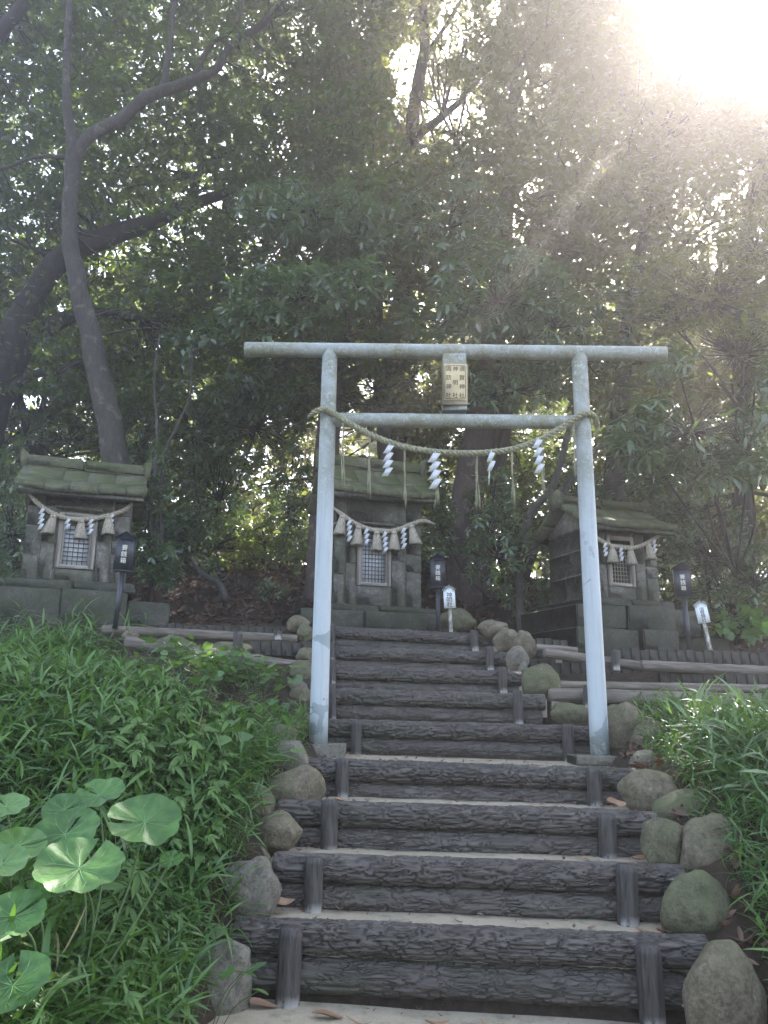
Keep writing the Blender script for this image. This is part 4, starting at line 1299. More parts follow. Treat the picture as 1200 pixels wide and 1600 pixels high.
# boughs hang farther back here, so that the limbs stand clear of the leaves
FRONT = [(655, 120, 46, 130, 14.0), (715, 165, 50, 40, 14.0), (690, 30, 50, 60, 14.0), (595, 450, 22, 60, 12.9), (200, 175, 60, 24, 11.2), (330, 105, 60, 24, 11.6), (50, 460, 56, 44, 12.2), (110, 400, 50, 30, 12.3), (170, 375, 70, 26, 12.4), (15, 550, 40, 60, 12.2), (110, 495, 70, 16, 12.5), (240, 350, 50, 16, 12.7), (420, 40, 50, 30, 12.0), (260, 90, 16, 60, 11.2), (30, 30, 50, 40, 11.4)]
def open_shafts(v, f, t, nv):
    c = v[f].mean(1)
    leafid = f[:, 0] // nv
    u = np.random.default_rng(8).uniform(0, 1, leafid.max() + 1)[leafid]
    sdv = np.array(SUN_DIR)
    keep = np.ones(len(f), bool)
    for p, r_, k in SHAFTS:
        q = c - np.array(p)
        al = q @ sdv
        off = np.linalg.norm(q - al[:, None] * sdv, axis=1)
        keep &= ~((off < r_) & (u < k) & (al > .7))
    return cull(v, f, t, keep)
def open_holes(v, f, t, grow=1.0):
    c = v[f].mean(1)
    px = to_px(c)
    keep = np.ones(len(f), bool)
    # both triangles of a leaf share their first vertex: decide leaf by leaf
    leafid = f[:, 0]
    u = np.random.default_rng(5).uniform(0, 1, leafid.max() + 1)[leafid]
    wob = np.random.default_rng(6).normal(1, .22, leafid.max() + 1)[leafid]
    for x, y, rx, ry, k in HOLES:
        d = ((px[:, 0] - x) / rx / grow) ** 2 + ((px[:, 1] - y) / ry / grow) ** 2
        keep &= ~((d < wob) & (u < k))
    sdv = np.array(SUN_DIR)
    for x, y, rx, ry, dmin in FRONT:
        keep &= ~((((px[:, 0] - x) / rx) ** 2 + ((px[:, 1] - y) / ry) ** 2 < wob) & (c[:, 1] < dmin) & (u < .93))
    for p, r_, k in SHAFTS:
        q = c - np.array(p)
        al = q @ sdv
        off = np.linalg.norm(q - al[:, None] * sdv, axis=1)
        keep &= ~((off < r_ * wob) & (u < k) & (al > .5))
    return cull(v, f, t, keep)

# trunks and limbs: (px, py, distance, width in photo pixels)
TREES = [
 dict(label='tall pale-barked tree rising behind the left shrine, forking high', bark='bark_grey', mat='canopy', limbs=[
   [(182, 760, 10.9, 44), (176, 690, 10.9, 42), (162, 620, 10.9, 40), (146, 545, 10.9, 36), (130, 480, 10.9, 34), (116, 420, 10.9, 30), (108, 350, 10.9, 26), (111, 290, 10.9, 26), (114, 240, 10.9, 28)],
   [(112, 250, 10.9, 24), (140, 215, 11, 22), (185, 188, 11.1, 24), (215, 165, 11.2, 22), (252, 142, 11.3, 22), (300, 126, 11.4, 18), (335, 108, 11.5, 16), (362, 72, 11.7, 14), (400, 45, 12, 14), (440, 5, 12.3, 13), (470, -60, 12.6, 12)],
   [(114, 245, 10.9, 20), (106, 180, 10.9, 17), (104, 100, 10.8, 14), (108, 30, 10.7, 12), (100, -60, 10.6, 10)],
   [(252, 142, 11.3, 14), (264, 90, 11.3, 11), (268, 40, 11.2, 9), (275, -40, 11.2, 8)],
   [(300, 125, 11.4, 10), (330, 70, 11.2, 8), (362, 48, 11.1, 7), (380, 0, 11, 6)],
   [(104, 246, 10.9, 10), (60, 244, 10.8, 7), (10, 262, 10.7, 6), (-40, 268, 10.6, 5)]]),
 dict(label='dark heavy tree at the left edge, its thick limbs arching to the right', bark='bark_dark', mat='canopy', limbs=[
   [(-60, 900, 12.6, 90), (-50, 760, 12.5, 84), (-30, 660, 12.4, 76), (0, 590, 12.3, 60), (20, 520, 12.2, 44), (55, 455, 12.2, 40), (100, 400, 12.3, 40), (160, 372, 12.5, 36), (230, 350, 12.8, 30), (300, 318, 13.1, 22), (370, 300, 13.4, 16)],
   [(0, 600, 12.3, 50), (40, 545, 12.4, 34), (95, 500, 12.6, 28), (150, 488, 12.8, 18), (230, 500, 13.1, 12)],
   [(-20, 640, 12.3, 30), (40, 590, 12.2, 16), (90, 580, 12.1, 13), (140, 560, 12.0, 9)],
   [(300, 318, 13.1, 14), (312, 270, 13.2, 12), (350, 240, 13.3, 9), (420, 205, 13.5, 7)],
   [(-60, 120, 11.6, 30), (0, 50, 11.5, 26), (30, 15, 11.5, 24), (70, -50, 11.5, 20)]]),
 dict(label='straight dark tree forking in a Y against the bright sky above the torii', bark='bark_dark', mat='canopy2', limbs=[
   [(612, 900, 14.4, 34), (622, 700, 14.4, 32), (628, 560, 14.4, 30), (636, 420, 14.3, 28), (640, 300, 14.2, 27), (643, 230, 14.2, 26), (648, 160, 14.2, 24), (660, 100, 14.2, 22), (664, 40, 14.2, 18), (655, -40, 14.2, 16)],
   [(645, 215, 14.2, 18), (675, 195, 14.1, 16), (700, 175, 14.0, 13), (728, 145, 13.9, 10), (750, 100, 13.8, 8), (790, 20, 13.7, 7), (800, -40, 13.6, 6)],
   [(690, 182, 14, 8), (697, 160, 14, 7), (706, 130, 14, 6), (730, 60, 14, 5)],
   [(642, 240, 14.2, 8), (620, 190, 14.2, 7), (600, 160, 14.1, 6), (575, 110, 14.1, 5)],
   [(664, 90, 14.2, 9), (690, 50, 14.2, 8), (720, 0, 14.1, 7), (740, -50, 14, 6)]]),
 dict(label='slim pale tree trunk standing above the left half of the torii beam', bark='bark_grey', mat='canopy2', limbs=[
   [(606, 900, 13.0, 24), (600, 700, 13, 23), (594, 560, 13, 22), (588, 480, 13, 22), (596, 410, 13, 20), (606, 370, 13, 14), (640, 330, 12.9, 12), (690, 280, 12.7, 10), (720, 240, 12.6, 8)],
   [(597, 410, 13, 12), (580, 350, 13, 10), (560, 290, 13, 8), (540, 200, 13, 6)]]),
 dict(label='brown weathered trunk close behind the left side of the middle shrine', bark='bark_brown', mat='canopy', limbs=[
   [(500, 1000, 12.0, 56), (502, 900, 12, 50), (506, 800, 12, 44), (512, 700, 12, 40), (520, 600, 12.1, 32), (540, 480, 12.2, 26), (560, 380, 12.3, 20), (566, 280, 12.4, 14)],
   [(518, 620, 12, 14), (480, 540, 11.9, 11), (440, 470, 11.8, 8), (410, 420, 11.7, 6)]]),
 dict(label='thick furrowed trunk rising between the middle and right shrines', bark='bark_brown', mat='canopy2', limbs=[
   [(724, 960, 12.6, 60), (722, 900, 12.6, 54), (722, 860, 12.6, 50), (728, 800, 12.6, 52), (736, 740, 12.6, 50), (748, 680, 12.7, 48), (762, 600, 12.8, 44), (776, 480, 13, 36), (790, 340, 13.2, 28), (800, 200, 13.4, 20), (806, 60, 13.6, 14)],
   [(736, 740, 12.6, 22), (770, 690, 12.8, 18), (800, 600, 13, 14), (836, 480, 13.2, 10)],
   [(780, 470, 13, 16), (830, 390, 13.1, 13), (890, 300, 13.3, 10), (940, 200, 13.5, 8)]]),
 dict(label='leaning slender trunk beside the thick furrowed one between the shrines', bark='bark_brown', mat='canopy', limbs=[
   [(752, 930, 13.2, 24), (762, 840, 13.2, 22), (774, 760, 13.2, 20), (790, 680, 13.3, 18), (800, 600, 13.4, 16), (822, 460, 13.6, 12), (850, 300, 13.8, 9)]]),
 dict(label='broad trunk standing just behind the roof of the right shrine', bark='bark_grey', mat='canopy2', limbs=[
   [(956, 980, 12.2, 46), (958, 860, 12.2, 42), (960, 760, 12.2, 38), (966, 680, 12.2, 34), (972, 600, 12.3, 28), (985, 480, 12.5, 24), (1010, 340, 12.8, 18), (1030, 200, 13, 12)],
   [(985, 480, 12.5, 12), (1050, 400, 12.4, 9), (1110, 350, 12.3, 7), (1170, 330, 12.2, 5)]]),
 dict(label='dark trunk at the right edge wrapped in small leaves', bark='bark_dark', mat='canopy2', limbs=[
   [(1160, 1000, 12.8, 34), (1164, 820, 12.8, 30), (1160, 640, 12.8, 26), (1158, 500, 12.9, 24), (1166, 360, 13, 20), (1190, 230, 13.2, 14), (1230, 80, 13.4, 10)]]),
 dict(label='bent twin-stemmed little tree against the side wall of the right shrine', bark='bark_grey', mat='shrub', limbs=[
   [(812, 905, 10.6, 13), (818, 850, 10.6, 13), (824, 810, 10.6, 13), (838, 790, 10.6, 12), (858, 768, 10.6, 12), (874, 730, 10.6, 11), (884, 690, 10.6, 10), (897, 650, 10.7, 9), (910, 590, 10.8, 7), (915, 520, 10.9, 5)],
   [(820, 905, 10.7, 15), (836, 855, 10.7, 16), (858, 810, 10.7, 15), (880, 775, 10.75, 12), (900, 740, 10.8, 9), (935, 700, 10.9, 7), (975, 672, 11, 5)]]),
 dict(label='thin pale two-stemmed sapling beside the left shrine', bark='bark_grey', mat='shrub', limbs=[
   [(238, 870, 10.2, 8), (233, 800, 10.2, 7), (240, 740, 10.2, 6), (246, 680, 10.2, 5), (240, 600, 10.3, 4), (250, 520, 10.4, 3)],
   [(252, 850, 10.4, 7), (252, 780, 10.4, 6), (262, 700, 10.4, 5), (296, 620, 10.5, 4), (300, 540, 10.6, 3)]]),
 dict(label='dark slim tree with a crooked stem beyond the left shrine roof', bark='bark_dark', mat='canopy', limbs=[
   [(56, 760, 13.6, 22), (50, 700, 13.6, 18), (36, 640, 13.6, 15), (20, 590, 13.6, 12), (12, 540, 13.6, 9)],
   [(60, 720, 13.6, 12), (64, 650, 13.6, 9), (72, 590, 13.6, 7)]]),
]
branch_pts, owner, ownr = [], [], []
roots = []
for ti, T in enumerate(TREES):
    b = T['limbs'][0][0]
    base = P(b[0], b[1], b[2])
    gz = ground_z(base.x, base.y)
    root = thing('tree', T['label'], 'tree', (base.x, base.y, gz - .1), 0, 'trees behind the shrines')
    roots.append(root)
    for li, L in enumerate(T['limbs']):
        pts = [tuple(P(x, y, d)) + (w * d / 2400,) for x, y, d, w in L]
        if li == 0 and pts[0][2] > gz - .1:
            pts = [(pts[0][0], pts[0][1], gz - .15, pts[0][3] * 1.25)] + pts
        sp = spline(pts, 7)
        n = len(sp)
        # small irregular sway
        for i in range(n):
            q = Vector((sp[i][0] * 2, sp[i][2] * 2, ti + li))
            sp[i][0] += .03 * mnoise.noise(q); sp[i][1] += .05 * mnoise.noise(q + Vector((9, 0, 0)))
        na = 18 if li == 0 else 10
        v, q = tube_arrays(sp[:, :3], sp[:, 3], na)
        # knobbly girth
        c = np.repeat(sp[:, :3], na, 0)
        k = np.array([1 + .09 * mnoise.noise(Vector(tuple(p * 3))) + .05 * mnoise.noise(Vector(tuple(p * 9))) for p in v])
        v = c + (v - c) * k[:, None]
        o = mesh_np('trunk' if li == 0 else 'limb', v - np.array(root.location), q, M[T['bark']], root, smooth=True)
        for p in sp[::3]:
            if li > 0 or p[2] > 3.2:
                branch_pts.append(p[:3]); owner.append(ti); ownr.append(p[3])
branch_pts = np.array(branch_pts); owner = np.array(owner)

# leaf clumps of the canopy
TS = [spray(46, .55, .45, leaf_simple(), .11, .17, 100 + i) for i in range(6)]
TB = [spray(46, .80, .5, leaf_simple(), .28, .42, 200 + i) for i in range(3)]
def sample_clumps(n, x0, x1, y0, y1, d0, d1, seed, thr=-.12, pw=1.0):
    r = np.random.default_rng(seed)
    out = []
    while len(out) < n:
        x, y = r.uniform(x0, x1), r.uniform(y0, y1)
        d = d0 + (d1 - d0) * r.uniform(0, 1) ** pw
        p = P(x, y, d)
        if mnoise.noise(Vector(p) * .55 + Vector((seed, 0, 0))) < thr: continue
        if p.z < 3.4 and d < 12: continue
        out.append(tuple(p))
    return np.array(out)
A1 = sample_clumps(5200, -130, 1330, -260, 640, 11.2, 18.5, 3)
A1b = sample_clumps(2300, -130, 640, -150, 640, 11.4, 17, 31, -.3)
A1d = sample_clumps(1100, 880, 1330, -120, 340, 11, 17, 35, -.4)
A2 = sample_clumps(600, 1250, 2300, -500, 640, 10.5, 18, 4)  # unseen clumps beyond the right edge, added for shade
A3 = sample_clumps(600, -200, 1900, -900, -150, 11, 17, 5)  # unseen clumps above the view, added to block sun from the stairs
A1c = sample_clumps(2600, 480, 1330, -220, 560, 10.8, 17, 33, -.3)
A4 = sample_clumps(2300, -120, 1320, 560, 860, 13.5, 18, 6, -.05)
r = np.random.default_rng(9)
allc = np.concatenate([A1, np.concatenate([A1b, A1c, A1d]), A2, A3, A4])
big = np.zeros(len(allc), bool)
nsm = len(A1) + len(A1b) + len(A1c) + len(A1d)
big[nsm:nsm + len(A2) + len(A3)] = True
dist = np.linalg.norm(allc[:, None] - branch_pts[None], axis=2)
own = owner[dist.argmin(1)]
ROS = [rosette(9, .14, leaf_long(.17, .18), 300 + i) for i in range(4)]
for ti, T in enumerate(TREES):
    parts_v = []
    n0 = 0
    V, F, TT = [], [], []
    for isb in (False, True):
        s = (own == ti) & (big == isb)
        if not s.any(): continue
        loc = allc[s]; n = len(loc)
        v, f, t_ = place(TB if isb else TS, loc, r.uniform(0, 6.28, n), r.normal(0, .25, n), r.normal(0, .25, n), r.uniform(.8, 1.25, n), ti, r.uniform(0, 1, n))
        V.append(v); F.append(f + n0); TT.append(t_); n0 += len(v)
    if not V: continue
    v, f, t_ = open_holes(np.concatenate(V), np.concatenate(F), np.concatenate(TT))
    root = roots[ti]
    mesh_np('crown', v - np.array(root.location), f, M[T['mat']], root, tint=t_)
    # twigs carrying the clumps
    mb = MB()
    s = np.where((own == ti) & ~big)[0]
    mine = branch_pts[owner == ti]
    for c in allc[s][::9]:
        b = mine[np.argmin(np.linalg.norm(mine - c, axis=1))]
        L = np.linalg.norm(c - b)
        if L > 3.2: continue
        mid = (b + c) / 2 + rng.normal(0, .12, 3) * L
        mb.tube(spline([tuple(b), tuple(mid), tuple(c)], 4), np.linspace(.012 + .008 * L, .005, 9), 5, cap=False)
    if mb.v:
        tag(mb.build('twigs', M[T['bark']], root, True, world=root), kind='stuff')

# sunny wood beyond the ridge: loose yellow-green mass
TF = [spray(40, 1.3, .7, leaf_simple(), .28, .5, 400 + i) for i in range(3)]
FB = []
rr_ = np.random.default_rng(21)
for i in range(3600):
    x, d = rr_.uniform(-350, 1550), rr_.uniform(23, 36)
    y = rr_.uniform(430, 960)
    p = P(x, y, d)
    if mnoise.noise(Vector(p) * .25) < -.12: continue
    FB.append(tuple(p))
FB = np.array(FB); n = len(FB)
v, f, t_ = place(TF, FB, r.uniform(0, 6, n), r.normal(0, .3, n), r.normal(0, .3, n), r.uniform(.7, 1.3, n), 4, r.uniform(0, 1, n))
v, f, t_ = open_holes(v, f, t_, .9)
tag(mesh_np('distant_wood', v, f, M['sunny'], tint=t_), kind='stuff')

# ------------------------------------------------------------------ shrubs and hanging leafy branches with whorled leaves
def shrub(label, blobs, mat, L=.13, nl=9, seed=0, cat='shrub', lw=.17, droop=.18, name='shrub', stem_to=None, tilt=.25, bark='bark_dark', group='broadleaf shrubs around the shrines', pick=None):
    rs = np.random.default_rng(seed + 1000)
    ros = [rosette(nl, L, leaf_long(lw, droop), seed + 300 + i, tilt) for i in range(4)]
    locs = []
    for (px, py, rx, ry, d, dd, n) in blobs:
        for _ in range(n):
            while True:
                a, b = rs.uniform(-1, 1, 2)
                if a * a + b * b < 1: break
            locs.append(tuple(P(px + a * rx, py + b * ry, d + rs.uniform(-dd, dd))))
    locs = np.array(locs); n = len(locs)
    v, f, t_ = place(ros, locs, rs.uniform(0, 6.28, n), rs.normal(.0, .35, n), rs.normal(.35, .35, n), rs.uniform(.75, 1.2, n), seed, rs.uniform(0, 1, n))
    v, f, t_ = open_shafts(v, f, t_, 8)
    px, py, d = stem_to or (blobs[0][0], blobs[0][1] + blobs[0][3] * 1.3, blobs[0][4] + .2)
    b = P(px, py, d)
    root = thing(name, label, cat, tuple(b), 0, group)
    mesh_np('foliage', v - np.array(root.location), f, M[mat], root, tint=t_)
    mb = MB()
    for (qx, qy, rx, ry, dq, dd, nn) in blobs:
        c = P(qx, qy + ry * .3, dq)
        mb.tube(spline([tuple(b), tuple((b + c) / 2 + Vector(rs.normal(0, .08, 3))), tuple(c)], 5), np.linspace(.022, .012, 11), 6)
        m = (np.abs(to_px(locs)[:, 0] - qx) < rx) & (np.abs(to_px(locs)[:, 1] - qy) < ry)
        for l in locs[m][::3]:
            k = (np.array(tuple(c)) + l) / 2 + rs.normal(0, .05, 3)
            mb.tube([tuple(c), tuple(k), tuple(l)], [.009, .006, .004], 4, cap=False)
    mb.build('branches', M[bark], root, True, world=root)
    return root
shrub('leafy bough with glossy whorled leaves hanging above the left end of the torii beam', [(470, 450, 115, 38, 9.6, .5, 150), (420, 490, 70, 30, 9.5, .4, 55), (560, 440, 50, 40, 9.8, .4, 55)], 'shrub', .175, 9, 1, 'branch', name='leafy_bough', stem_to=(600, 400, 12.8), group='leafy boughs reaching out over the terrace')
shrub('upper leafy bough with a few bright young leaves, above the whorled bough', [(480, 320, 120, 40, 10.4, .6, 140), (440, 350, 50, 24, 10.2, .4, 40), (560, 360, 60, 40, 10.5, .4, 50)], 'shrub', .165, 8, 2, 'branch', name='leafy_bough', stem_to=(590, 370, 12.8), group='leafy boughs reaching out over the terrace')
shrub('dusky bough hanging in the haze above the middle of the torii beam', [(780, 450, 110, 70, 10.2, .6, 170), (700, 500, 70, 40, 10.2, .5, 60), (870, 500, 50, 40, 10, .4, 45), (700, 340, 90, 60, 11, .5, 90)], 'shrub', .175, 8, 3, 'branch', name='leafy_bough', stem_to=(778, 470, 12.9), group='leafy boughs reaching out over the terrace')
shrub('leafy bough between the torii beams left of the right post', [(800, 600, 75, 36, 10.4, .4, 75), (870, 575, 30, 24, 10.2, .3, 25)], 'shrub', .13, 8, 4, 'branch', name='leafy_bough', stem_to=(765, 620, 12.7), group='leafy boughs reaching out over the terrace')
shrub('big bush with long pale whorled leaves right of the right torii post', [(1080, 660, 110, 50, 9.2, .6, 130), (1000, 680, 50, 36, 9.0, .4, 45), (1165, 690, 60, 60, 9.2, .5, 70), (1060, 570, 50, 26, 9.1, .4, 26), (1180, 590, 50, 36, 9.3, .4, 34), (1100, 730, 90, 34, 9.4, .5, 44)], 'shrub', .2, 9, 5, lw=.13, droop=.2, stem_to=(1150, 900, 10.5), bark='bark_grey')
shrub('sunlit small-leaved bush towering at the right edge above the whorled bush', [(1110, 450, 110, 70, 9.8, .6, 600), (1150, 540, 90, 50, 9.6, .5, 260), (1180, 380, 60, 60, 10, .5, 200), (1010, 420, 40, 22, 10, .4, 50), (1040, 490, 50, 30, 9.8, .4, 100)], 'canopy2', .085, 6, 6, lw=.24, stem_to=(1155, 640, 11), tilt=.1, bark='bark_grey')
shrub('dark glossy bush under the thick furrowed trunk, right of the middle offering box', [(780, 850, 55, 70, 10.6, .4, 130), (770, 780, 40, 50, 11, .4, 60), (690, 810, 24, 60, 11, .3, 60), (820, 930, 40, 30, 10.8, .3, 40)], 'shrub', .12, 8, 7)
shrub('low dark bush against the right wall of the left shrine', [(238, 870, 34, 34, 9.6, .3, 80), (262, 890, 24, 24, 9.7, .3, 40), (250, 745, 22, 50, 10, .3, 30)], 'shrub', .10, 8, 8)
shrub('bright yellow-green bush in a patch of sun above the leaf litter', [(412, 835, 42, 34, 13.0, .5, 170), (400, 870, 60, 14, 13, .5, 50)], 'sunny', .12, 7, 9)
shrub('dark bushes filling the gap between the left and middle shrines', [(340, 760, 60, 70, 13.2, .8, 220), (290, 830, 50, 40, 12.6, .6, 110), (455, 780, 40, 90, 12.6, .6, 160), (300, 660, 70, 60, 12.5, .8, 160), (400, 650, 80, 70, 12.8, .8, 180)], 'shrub', .13, 8, 10)
shrub('tangled bush behind the right offering box with bright gaps', [(1110, 850, 70, 80, 11.5, .7, 190), (1180, 900, 50, 60, 11, .6, 90), (1070, 790, 40, 40, 12, .4, 50), (1140, 940, 50, 22, 10.6, .3, 50)], 'shrub', .11, 7, 11)
shrub('dark bush behind the left shrine roof at the edge of the picture', [(20, 800, 40, 120, 11, .6, 160), (110, 680, 80, 26, 12.4, .5, 50), (220, 690, 40, 60, 12, .5, 70)], 'shrub', .12, 8, 12)
shrub('bush of whorled leaves behind the top of the right shrine', [(900, 760, 60, 60, 11.6, .4, 60), (1020, 740, 50, 30, 11.4, .4, 50)], 'shrub', .14, 8, 13)
shrub('small weedy plants on the leaf litter between the shrines', [(425, 918, 22, 14, 11.2, .2, 22), (330, 885, 18, 18, 11.4, .2, 18)], 'shrub', .1, 7, 14)
shrub('broad-leaved seedlings by the foot of the leaning white sign', [(1160, 975, 44, 18, 9.8, .3, 26)], 'heart', .15, 6, 15, cat='plant', lw=.3, name='seedling_plant')

shrub('dense dark bushes closing the view beyond the right terrace', [(1130, 900, 110, 70, 13.5, .8, 200), (880, 860, 40, 90, 12.8, .5, 120), (1060, 800, 60, 60, 14, .6, 90), (1190, 960, 60, 50, 12, .5, 90)], 'shrub', .15, 8, 16)
shrub('dark undergrowth on the crest above the leaf litter', [(330, 850, 100, 30, 14.2, .6, 170), (470, 860, 40, 40, 13.5, .5, 60), (680, 880, 50, 60, 13.2, .5, 110), (40, 860, 60, 60, 12.5, .5, 90)], 'shrub', .14, 8, 17)
# ================================================================== UNDERGROWTH OF THE BANKS
def blade_tpl(L, w, droop, fold=.25):
    """one long leaf along +x, 5 stations"""
    st = [(0, .15), (.2, .85), (.5, 1), (.78, .62), (1, .02)]
    v, f = [], []
    for s, k in st:
        z = -droop * s * s * L
        v += [(s * L * (1 - .15 * droop * s), -w * k / 2, z + fold * w * k / 2), (s * L * (1 - .15 * droop * s), 0, z), (s * L * (1 - .15 * droop * s), w * k / 2, z + fold * w * k / 2)]
    for i in range(4):
        b = i * 3
        f += [(b, b + 3, b + 4), (b, b + 4, b + 1), (b + 1, b + 4, b + 5), (b + 1, b + 5, b + 2)]
    return np.array(v), np.array(f)
def bamboo_sprig(seed, H=.24, n=7, L=(.10, .19), w=.013):
    """leaning stem with alternate long leaves"""
    r = np.random.default_rng(seed)
    V, F, T, k = [], [], [], 0
    lean = r.uniform(.1, .5)
    la = r.uniform(0, 6.28)
    st = [(H * s * lean * math.cos(la) * s, H * s * lean * math.sin(la) * s, H * s) for s in np.linspace(0, 1, 5)]
    v, q = tube_arrays(st, np.linspace(.0022, .0012, 5), 4)
    t3 = np.concatenate([q[:, :3], q[:, [0, 2, 3]]])
    V.append(v); F.append(t3); T.append(np.full(len(v), .5)); k = len(v)
    for i in range(n):
        s = .35 + .65 * i / (n - 1)
        c = np.array([np.interp(s, np.linspace(0, 1, 5), [p[j] for p in st]) for j in range(3)])
        bv, bf = blade_tpl(r.uniform(*L), w * r.uniform(.8, 1.3), r.uniform(.1, .75))
        m = rotm(np.array([i * 2.6 + r.uniform(-.5, .5)]), np.array([-r.uniform(.0, .9) if i < n - 1 else -1.1]), np.array([r.normal(0, .3)]))[0]
        V.append(bv @ m.T + c); F.append(bf + k); T.append(np.full(len(bv), r.uniform(0, 1))); k += len(bv)
    return np.concatenate(V), np.concatenate(F), np.concatenate(T)
def fern_sprig(seed, L=.3, n=11):
    r = np.random.default_rng(seed)
    V, F, T, k = [], [], [], 0
    for fr in range(4):
        ya = fr * 1.7 + r.uniform(-.4, .4)
        for i in range(n):
            s = (i + 1) / n
            x = L * s; z = L * (.75 * s - .7 * s * s)
            ll = L * .32 * (1 - s * .75) * (.5 + min(1, s * 4) * .5)
            for sg in (-1, 1):
                bv, bf = leaf_long(.16, .15)
                m = rotm(np.array([sg * 1.15]), np.array([.15]), np.array([0.]))[0] * ll
                p = bv @ m.T + np.array([x, 0, z])
                c, s_ = math.cos(ya), math.sin(ya)
                p = np.stack([p[:, 0] * c - p[:, 1] * s_, p[:, 0] * s_ + p[:, 1] * c, p[:, 2]], 1)
                V.append(p); F.append(bf + k); T.append(np.full(len(bv), r.uniform(.2, .8))); k += len(bv)
    return np.concatenate(V), np.concatenate(F), np.concatenate(T)
def weed_sprig(seed, H=.22):
    # bushy weed: stem with deeply cut leaves, like mugwort
    r = np.random.default_rng(seed)
    V, F, T, k = [], [], [], 0
    for i in range(11):
        s = .25 + .75 * i / 10
        yaw = i * 2.4 + r.uniform(-.3, .3)
        ll = .085 * (1.15 - .5 * s) * r.uniform(.8, 1.2)
        for q, sc in ((0, 1), (.55, .6), (-.55, .6), (1.0, .45), (-1.0, .45)):
            bv, bf = leaf_long(.13, .22)
            m = rotm(np.array([yaw + q]), np.array([r.uniform(-.15, .5)]), np.array([r.normal(0, .25)]))[0] * ll * sc * 1.3
            base = np.array([.02 * math.cos(yaw), .02 * math.sin(yaw), H * s])
            V.append(bv @ m.T + base); F.append(bf + k); T.append(np.full(len(bv), min(1, .2 + .8 * s * r.uniform(.5, 1)))); k += len(bv)
    v, q = tube_arrays([(0, 0, 0), (.004, 0, H * .5), (0, 0, H)], [.0028, .002, .0012], 4)
    V.append(v); F.append(np.concatenate([q[:, :3], q[:, [0, 2, 3]]]) + k); T.append(np.full(len(v), .4))
    return np.concatenate(V), np.concatenate(F), np.concatenate(T)
def heart_leaf(nr=3):
    pts = []
    for a in np.linspace(0, 2 * math.pi, 19)[:-1]:
        # heart outline, notch at the stalk, pointed tip along +x
        rr = .5 * (1 - .62 * math.exp(-((abs(a - math.pi)) / .38) ** 2)) * (1 + .42 * math.exp(-(min(a, 2 * math.pi - a) / .35) ** 2))
        pts.append((rr * math.cos(a) + .38, rr * 1.02 * math.sin(a), .05 * math.cos(2 * a)))
    v = [(.12, 0, -.02), (.45, 0, -.05)] + pts
    n = len(pts)
    f = [((1 if math.cos(2 * math.pi * (i + .5) / n) > -.75 else 0), 2 + i, 2 + (i + 1) % n) for i in range(n)]
    f += [(0, 1, 2 + n // 2 - 3), (0, 2 + n // 2 + 3, 1)]
    return np.array(v), np.array(f)
def scatter(n, x0, x1, y0, y1, accept, seed):
    r = np.random.default_rng(seed)
    out = []
    while len(out) < n:
        y = y0 + (y1 - y0) * r.uniform(0, 1) ** 1.5
        x = r.uniform(x0, x1)
        if accept(x, y, r):
            out.append((x, y, ground_z(x, y) - .02))
    return np.array(out)
xl_at = lambda y: np.interp(y, ys_c, xl_c)
xr_at = lambda y: np.interp(y, ys_c, xr_c)
def in_view(x, y):
    return y > 2.15 and abs(x) < .62 * y + .5
SPR = [bamboo_sprig(500 + i) for i in range(10)]
SPL = [bamboo_sprig(600 + i, .20, 6, (.12, .22), .012) for i in range(6)]
FRN = [fern_sprig(700 + i) for i in range(3)]
def greens(name, tpls, pts, m, smin, smax, seed, tilt=.25, lean=0.0):
    r = np.random.default_rng(seed)
    n = len(pts)
    patch = np.array([mnoise.noise(Vector((p[0] * 1.6, p[1] * 1.6, seed))) for p in pts])
    v, f, t_ = place(tpls, pts, r.uniform(0, 6.28, n), r.normal(lean, tilt, n), r.normal(0, tilt, n), r.uniform(smin, smax, n) * (1 + .3 * patch), seed, np.clip(.5 + 1.1 * patch + r.normal(0, .22, n), 0, 1))
    o = mesh_np(name, v, f, M[m], tint=t_, center=True)
    tag(o, kind='stuff')
    return o
accL = lambda x, y, r: x < xl_at(y) - (.04 if y < 5 else .18) and in_view(x, y) and x > -4.6 and (y < 4.9 or x < xl_at(y) - .55 - (y - 4.9) * .75) and y < 7.2
pl = scatter(4000, -4.6, -.75, 1.7, 7.4, accL, 1)
greens('bamboo_grass', SPR + SPL, pl, 'bamboo', .6, 1.2, 1)
pl = scatter(700, -4.6, -.9, 2.2, 7.6, lambda x, y, r: accL(x, y, r) and mnoise.noise(Vector((x, y, 4))) > .0, 2)
greens('fern_growth', FRN, pl, 'bamboo', .5, 1.05, 2)
WEED = [weed_sprig(800 + i, .16 + .03 * i) for i in range(5)]
pl = scatter(2100, -4.6, -.8, 2.6, 7.2, lambda x, y, r: accL(x, y, r) and mnoise.noise(Vector((x * .8, y * .8, 14))) > -.08, 21)
greens('leafy_weeds', WEED, pl, 'weed', .55, 1.3, 21, .2)
pl = scatter(330, .9, 4.6, 2.8, 6.4, lambda x, y, r: x > xr_at(y) + .32 and mnoise.noise(Vector((x, y, 24))) > .0, 22)
greens('leafy_weeds', WEED, pl, 'weed', .5, 1.1, 22, .2)
DRY = [bamboo_sprig(900 + i, .24, 4, (.08, .16), .007) for i in range(4)]
pl = scatter(420, -4.2, -.9, 2.4, 7.3, lambda x, y, r: x < xl_at(y) - .1, 23)
greens('dead_grass', DRY, pl, 'drygrass', .5, 1.1, 23, .5)
pl = scatter(160, 1.2, 4.2, 3.0, 6.4, lambda x, y, r: x > xr_at(y) + .3, 24)
greens('dead_grass', DRY, pl, 'drygrass', .5, 1.0, 24, .6)
